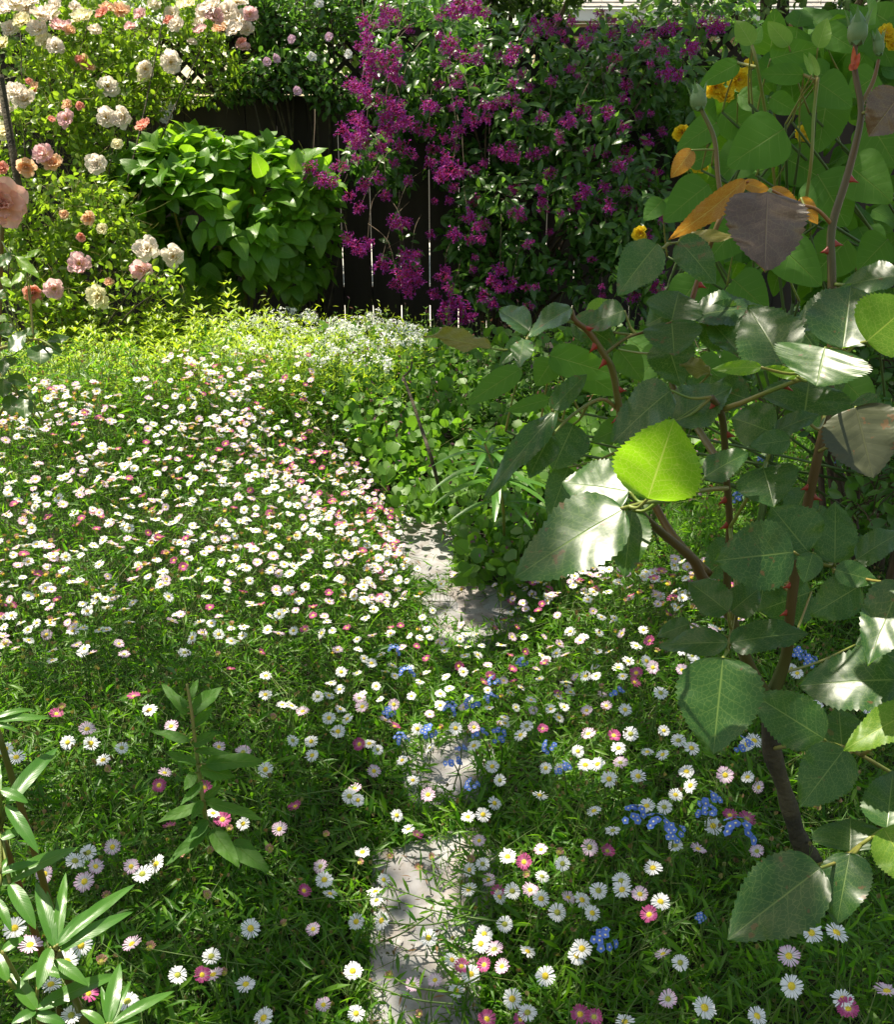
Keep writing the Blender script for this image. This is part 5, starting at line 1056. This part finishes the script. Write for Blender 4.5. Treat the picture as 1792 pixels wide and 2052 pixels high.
hl(z7, 'white', [(1355,705),(1240,625),(1445,775),(1390,660),(1480,660),(1365,910),(1660,940),(1510,995),(1540,1070),(1590,1075),(1550,1120),(1500,1120),(1630,1190),(1680,1160),(1760,1200),(1330,1200),(1370,1210),(1150,1260),(1085,1240),(1255,1240),(1210,1055),(1125,865),(1135,890),(1095,965),(1090,810),(1050,690),(870,685),(835,700),(700,735),(840,905),(810,985),(885,1170),(765,1160),(740,1315),(1010,1360),(1090,1330),(610,1080),(630,1120),(550,1260),(500,1290),(530,1390),(395,1320),(350,1350),(790,1455),(1030,1455),(1110,1470),(1145,1470),(900,1565),(710,1595),(575,1620),(150,1560),(120,1460),(500,1600),(465,1640),(240,1590),(515,1570),(1130,1705),(1430,1740),(1570,1745),(1720,1760),(1600,1585),(1730,1455),(1540,1340),(1490,1295),(1405,1330),(1520,1390),(1570,1400),(1610,1385),(1640,1350),(1755,1395),(1550,1440),(1700,1240),(1400,1280),(1240,1440),(985,1465),(445,1730),(530,1740),(570,1740),(150,1740),(20,1725),(690,1700),(1170,1765),(70,1340),(140,1290),(950,1040),(1010,955),(1035,930),(1185,1380),(700,1080),(620,970),(820,640)])
hl(z7, 'blush', [(600,1280),(725,1260),(885,1085),(1120,1310),(1490,1440),(250,1405),(1035,720),(1320,640),(1365,1130),(1630,1045),(1660,1320),(640,1300),(710,1470),(270,1620),(1170,1670),(1600,1560)])
hl(z7, 'magenta', [(630,775),(1170,780),(1410,835),(1015,815),(410,1180),(930,1370),(1300,1540),(1675,1620),(1675,1665),(1630,1740),(1760,1545),(1100,890),(1655,810),(1340,995),(305,1580),(1250,1090)])
# dedupe
hd = []
for h_ in hand:
    if all((h_[0] - o[0]) ** 2 + (h_[1] - o[1]) ** 2 > 90 for o in hd) and h_[1] < 2070: hd.append(h_)
cand = []
for x, y, k in hd:
    # intersect the view ray with the carpet top a little above the leaves
    z = .2
    for _ in range(12):
        g = ground(x, y, z); z = .5 * z + .5 * (float(H(g.x, g.y)) + .035)
    g = ground(x, y, z); cand.append((g.x, g.y, g.z, k, 1))
# random daisies farther back
n = 12500; y = 1.35 + rng.random(n) * 2.1; x = (rng.random(n) - .5) * 2 * (.5 + y * .46); z = H(x, y) + rng.uniform(.01, .065, n)
p = np.stack([x, y, z], 1); px, py, dd = proj(p); cl = gnoise(x * 2.2, y * 2.2, 2.0, 3) + rng.random(n) * 1.2
far_ok = (py > 690 + .12 * np.abs(px - 450)) & (py < 1480) & (rng.random(n) < np.clip((1500 - py) / 420, 0, 1)) & (px > -40) & (px < 1500) & ~inpoly(px, py, cover_poly) & clearmask(p, .12) & ((cl > .35) | (py < 1050) & (cl > .15))
far_ok &= ~((px > 830) & (py < 1120)); far_ok &= ~((px < 330) & (py < 760)); far_ok &= ~((px > 640) & (py < 780) & (rng.random(n) > .35))
mid_r = (px > 1000) & (px < 1560) & (py >= 1300) & (py < 1560) & (cl > .9)
hx = np.array([(h_[0], h_[1]) for h_ in hd])
for i in np.where(far_ok | mid_r)[0]:
    if np.min((hx[:, 0] - px[i]) ** 2 + (hx[:, 1] - py[i]) ** 2) < (9 + .012 * (py[i] - 600)) ** 2: continue
    k = rng.choice(['white', 'blush', 'magenta', 'spent'], p=[.50, .26, .10, .14]); cand.append((x[i], y[i], z[i], k, 0))
cand.sort(key=lambda c: (Vector(c[:3]) - Vector((0, 0, CAMH))).length)
print('DAISIES', len(cand))
rs = random.Random(21)
def head_quat(c, hand_):
    tocam = (Vector((0, 0, CAMH)) - Vector(c[:3])).normalized(); dist = (Vector((0, 0, CAMH)) - Vector(c[:3])).length
    f = .75 if hand_ else .2
    n_ = (Vector((0, 0, 1)) + tocam * f * min(1, 1.6 / dist) + Vector((rs.gauss(0, .42), rs.gauss(0, .42), rs.gauss(0, .1)))).normalized()
    return n_.to_track_quat('Z', 'Y') @ Quaternion((0, 0, 1), rs.random() * 6.28)
near_d = cand[:300]; far_d = cand[300:]
LM = [('the large bottom flagstone', 850, 1850), ('the half-hidden middle flagstone', 905, 1540), ('the pinkish flagstone', 950, 1225), ('the upright toothed stem', 395, 1520), ('the glossy plant in the lower left', 120, 1880), ('the glossy plant at the left edge', 10, 1650),
      ('the blue flowers beside the rose trunk', 1340, 1655), ('the blue flowers over the path', 940, 1410), ('the lone lower blue flower', 1208, 1888), ('the thick rose trunk', 1600, 1600), ('the big low rose leaf', 1560, 1820), ('the large dark hanging rose leaf', 1440, 1420), ('the bottom right corner', 1760, 2040), ('the bottom left corner', 20, 2040), ('the far pale flagstone', 850, 1110), ('the bottom edge midpoint', 480, 2040), ('the left edge at mid height', 20, 1320)]
ORD = ['nearest', 'second nearest', 'third nearest', 'fourth nearest', 'fifth nearest', 'sixth nearest', 'seventh nearest', 'eighth nearest', 'ninth nearest', 'tenth nearest', 'eleventh nearest', 'twelfth nearest'] + [f'{i}th nearest' for i in range(13, 60)]
PX, PY, _ = proj([c[:3] for c in near_d]); bucket = {}
for i, c in enumerate(near_d):
    j = min(range(len(LM)), key=lambda q: (PX[i] - LM[q][1]) ** 2 + (PY[i] - LM[q][2]) ** 2); dx, dy = PX[i] - LM[j][1], PY[i] - LM[j][2]
    s_ = ('right of' if dx > 0 else 'left of') if abs(dx) > abs(dy) else ('below' if dy > 0 else 'above')
    bucket.setdefault((j, s_, c[3]), []).append((dx * dx + dy * dy, i))
LAB = {}
ADJ = {'white': 'white daisy', 'blush': 'pale pink daisy', 'magenta': 'deep pink daisy', 'spent': 'faded closing daisy'}
for (j, s_, k), lst in bucket.items():
    for o_, (_, i) in enumerate(sorted(lst)): LAB[i] = f'{ADJ[k]}, {ORD[o_]} of its colour {s_} {LM[j][0]}'.replace('the upright', 'upright').replace('seventh nearest', '7th nearest').replace(' second ', ' 2nd ').replace('at lower right', 'lower right').replace('half-hidden middle', 'half-hidden').replace('faded closing', 'faded').replace('large dark hanging', 'dark hanging')
for i, c in enumerate(near_d):
    hx_, hy_, hz_ = c[:3]; bz = max(.0, hz_ - rs.uniform(.10, .17)); L = hz_ - bz
    ox, oy = rs.gauss(0, .015), rs.gauss(0, .015)
    e_ = bpy.data.objects.new('daisy', None); COL.objects.link(e_); e_.location = (hx_ + ox, hy_ + oy, bz); e_.empty_display_size = .01
    tag(e_, LAB[i], 'daisy', 'daisies growing over the path')
    q = head_quat(c, c[4]); pm, dm = rs.choice(DM[c[3]]); s = rs.uniform(.78, 1.06) if c[4] else rs.uniform(.7, .95); loc = Vector((-ox, -oy, L))
    for nm, me in (('petals', pm), ('disc', dm)):
        o = link(nm, me, e_, loc, q); o.scale = (s, s, s)
    dv = loc - Vector((0, 0, 0)); o = link('stem', rs.choice(STEMS), e_, (0, 0, 0), dv.to_track_quat('Z', 'Y')); o.scale = (.13, .13, dv.length)
ac = Acc()
fl = [c for c in far_d]
for k in ('white', 'blush', 'magenta', 'spent'):
    sub = [c for c in fl if c[3] == k]
    if not sub: continue
    for v, (pm, dm) in enumerate(DM[k]):
        ss = sub[v::5]
        if not ss: continue
        for me, m in ((pm, 'petal_' + k), (dm, 'disc')):
            V = np.zeros(len(me.vertices) * 3); me.vertices.foreach_get('co', V); V = V.reshape(-1, 3); A = np.zeros(len(V) * 3); me.attributes['luv'].data.foreach_get('vector', A); A = A.reshape(-1, 3)
            if me is dm: V = V * 1.0
            groups = {}
            for pl in me.polygons: groups.setdefault(len(pl.vertices), []).append(list(pl.vertices))
            pos = np.array([c[:3] for c in ss]); st = rs.getstate(); rs.seed(hash(k) % 1000 + v) if False else None
            qs = [Matrix(head_quat(c, 0).to_matrix()) for c in ss] if me is pm else qs
            rot = np.array([[list(r) for r in q_] for q_ in qs]); sz = np.array([.64 + .3 * ((c[0] * 977 + c[1] * 313) % 1) for c in ss])
            base = None
            for kk, ff in groups.items():
                # share vertices per face size (discs have tris and quads)
                ac.inst((V, np.array(ff), A), pos, rot, sz, rng.random(len(ss)), m)
pos = np.array([c[:3] for c in fl]); many_stems(ac, pos - np.stack([rng.normal(size=len(pos)) * .015, rng.normal(size=len(pos)) * .015, rng.uniform(.07, .13, len(pos))], 1), pos, .0008, 'carpet_stem', .08)
tag(ac.build('distant_daisies'), 'mass of small white and pink daisies farther back along the path', 'daisies', kind='stuff')

# ------------------------------------------------------------------ forget-me-nots
def fmn_mesh(seed, n=11, r=.0125):
    rs_ = np.random.default_rng(seed); ac = Acc(); pet = leaf_tpl(rnd_leaf, .95, 4, 3, .1, -.05)
    c = norm(rs_.normal(size=(n, 3)) * [1, 1, .5] + [0, -.3, .6]) * r * rs_.uniform(.6, 1.15, (n, 1)); dr = norm(c + rs_.normal(size=(n, 3)) * .003 + [0, -.004, .006])
    for j in range(5):
        q = frames(dr, rs_.normal(size=(n, 3))) if j == 0 else q
        a_ = j * 1.2566; ax = q[:, :, 0] * math.cos(a_) + q[:, :, 2] * math.sin(a_); ac.inst(pet, c, frames(ax, dr), np.full(n, .0043), rs_.random(n), 'blue')
    ac.inst(leaf_tpl(rnd_leaf, 1, 4, 3, 0, 0), c + dr * .0005 - q[:, :, 0] * .0008, frames(q[:, :, 0], dr), np.full(n, .0021), rs_.random(n), 'eye')
    return ac.mesh('flower_cluster')
FM = [fmn_mesh(s) for s in range(4)]
FN = [(790, 1305, 1), (815, 1350, 1.2), (1045, 1330, .9), (990, 1367, .95), (985, 1400, .9), (945, 1410, 1.1), (903, 1422, 1), (778, 1428, .9), (1237, 1388, .9), (858, 1467, 1.1), (805, 1482, .9), (963, 1473, 1), (1000, 1476, 1), (925, 1500, .7), (908, 1527, 1.1), (1100, 1498, .9), (1130, 1540, .9), (945, 1575, .9), (1272, 1640, 1.2), (1320, 1660, 1.3), (1352, 1670, 1.0), (1425, 1605, 1.1), (1418, 1630, 1), (1482, 1672, 1.5), (1208, 1888, 1.2), (1600, 1310, .9), (1622, 1325, .9), (1490, 1492, 1), (1403, 1838, .5), (1525, 920, .8), (1482, 998, 1.0), (1635, 1023, .7), (1678, 927, .6)]
names = ['hanging at the top left of the blue group over the path', 'lower left of the blue group, facing the far stones', 'beside a deep pink daisy right of the path', 'above the centre of the path', 'just below another blue head above the path', 'widest of those at the centre of the path', 'left of the widest central one', 'far left one beside a pink daisy', 'alone among daisies left of the dark hanging leaf', 'on the left over the half-hidden stone', 'tight rounded head, leftmost near the half-hidden stone', 'touching a white daisy above the half-hidden stone', 'right of the white daisy above the half-hidden stone', 'small, left of a white daisy over the stone', 'low over the middle of the half-hidden stone', 'upper of two right of the half-hidden stone', 'lower of two right of the half-hidden stone', 'at the lower edge of the half-hidden stone',
         'leftmost of the bright row left of the rose trunk', 'middle of the bright row left of the rose trunk', 'right end of the bright row left of the rose trunk', 'upper tall head near the rose trunk', 'just under the tall head near the rose trunk', 'largest blue head, just left of the rose trunk', 'alone on a straight stem at lower right of the path', 'under the canes at right, upper one', 'under the canes at right, lower one', 'between daisies right of the dark hanging leaf', 'tiny one under the big low rose leaf', 'high up between rose leaves, left', 'behind the upright cane near a red thorn', 'between the two canes at right', 'small, right of the right cane']
rs = random.Random(77)
for (x, y, s), nm in zip(FN, names):
    z = .2
    for _ in range(10): g = ground(x, y, z); z = .5 * z + .5 * (float(H(g.x, g.y)) + (.06 if y > 1150 else .12))
    g = ground(x, y, z); b = Vector((g.x + rs.gauss(0, .02), g.y + .02, max(0, z - .16))); e_ = Thing('forget_me_not', 'blue forget-me-not ' + nm, 'forget-me-not', b, 'blue forget-me-nots')
    ac = Acc(); sp, rr = smooth_path([b, b.lerp(g, .6) + Vector((.006, 0, .01)), g], [.0013, .0012, .0009], 4); tube(ac, sp, rr, 'carpet_stem', 5); e_.part(ac, 'stem')
    o = link('flower_cluster', rs.choice(FM), e_.e, g - b); o.scale = [s] * 3; o.rotation_euler = (rs.uniform(-.3, .3), rs.uniform(-.4, .4), rs.uniform(-.5, .5))

# ------------------------------------------------------------------ added unseen tree, crown placed above the frame to shade chosen spots
def shade_tree():
    e = Thing('added_shade_tree', 'added unseen tree above the frame, its crown shaped to shade the garden', 'tree', (2.9, 5.6, 0))
    gl = P(1560, 1810, .70)
    targets = [((gl.x, gl.y, gl.z), 3.2, .16, 45), ((.35, .85, .65), 3.4, .42, 150), ((.12, .75, .6), 3.5, .25, 60), ((1.1, 1.6, .2), 3.7, .45, 160), ((.14, 2.05, .2), 3.7, .22, 55),  # ground-ish point, crown height, radius, count
        ((.62, 1.3, .5), 3.6, .55, 270), ((.95, 1.9, .4), 3.8, .6, 250), ((.5, 3.0, .1), 3.6, .6, 210), ((.05, 1.0, .3), 3.5, .45, 110), ((-.45, .95, .1), 3.4, .5, 130), ((1.0, 1.1, .9), 3.6, .5, 260), ((1.1, 3.9, .6), 4.0, .7, 420), ((.8, 4.2, .9), 4.2, .6, 300), ((.35, 3.3, .15), 3.9, .5, 180), ((-.05, 1.35, .05), 3.6, .35, 22)]
    lit = [(P(1140, 1085, .71), .045), (P(1190, 980, .73), .03), (P(1325, 920, .70), .05), (P(1637, 735, .72), .04), (P(1520, 735, .74), .02), (P(1750, 1460, .72), .05), (P(1770, 1240, .74), .04)]  # gaps cut in the added crown so sunlight reaches these leaves
    ac = Acc(); ct = []
    for (gx, gy, gz), h, r, n_ in targets:
        c = Vector((gx, gy, gz)) + SUN * ((h - gz) / SUN.z); ct.append(c)
        d = rdir(n_); p = np.array(c) + d * (rng.random(n_) ** .4 * r)[:, None] * np.array([1, 1, .45]); keep = np.ones(n_, bool)
        for q, rr in lit:
            v = p - np.array(q); t = v @ np.array(SUN); perp = np.linalg.norm(v - t[:, None] * np.array(SUN), axis=1); keep &= perp > rr + .05
        p = p[keep]; k = len(p); ac.inst(T_ov, p, frames(rdir(k), rdir(k, 1.2)), rng.uniform(.08, .14, k), rng.random(k), 'hedge')
    e.part(ac, 'crown')
    ac = Acc(); tp = [(2.9, 5.6, 0), (2.85, 5.4, 1.5), (2.5, 5.0, 2.9), (2.0, 4.4, 3.7)]; sp, rr = smooth_path(tp, [.16, .13, .10, .07], 6); tube(ac, sp, rr, 'bark', 10)
    for c in ct: sp, rr = smooth_path([(2.3, 4.8, 3.3), Vector((2.3, 4.8, 3.3)).lerp(c, .5) + Vector((0, 0, .3)), c], [.06, .04, .012], 6); tube(ac, sp, rr, 'bark', 6)
    e.part(ac, 'trunk')
shade_tree()
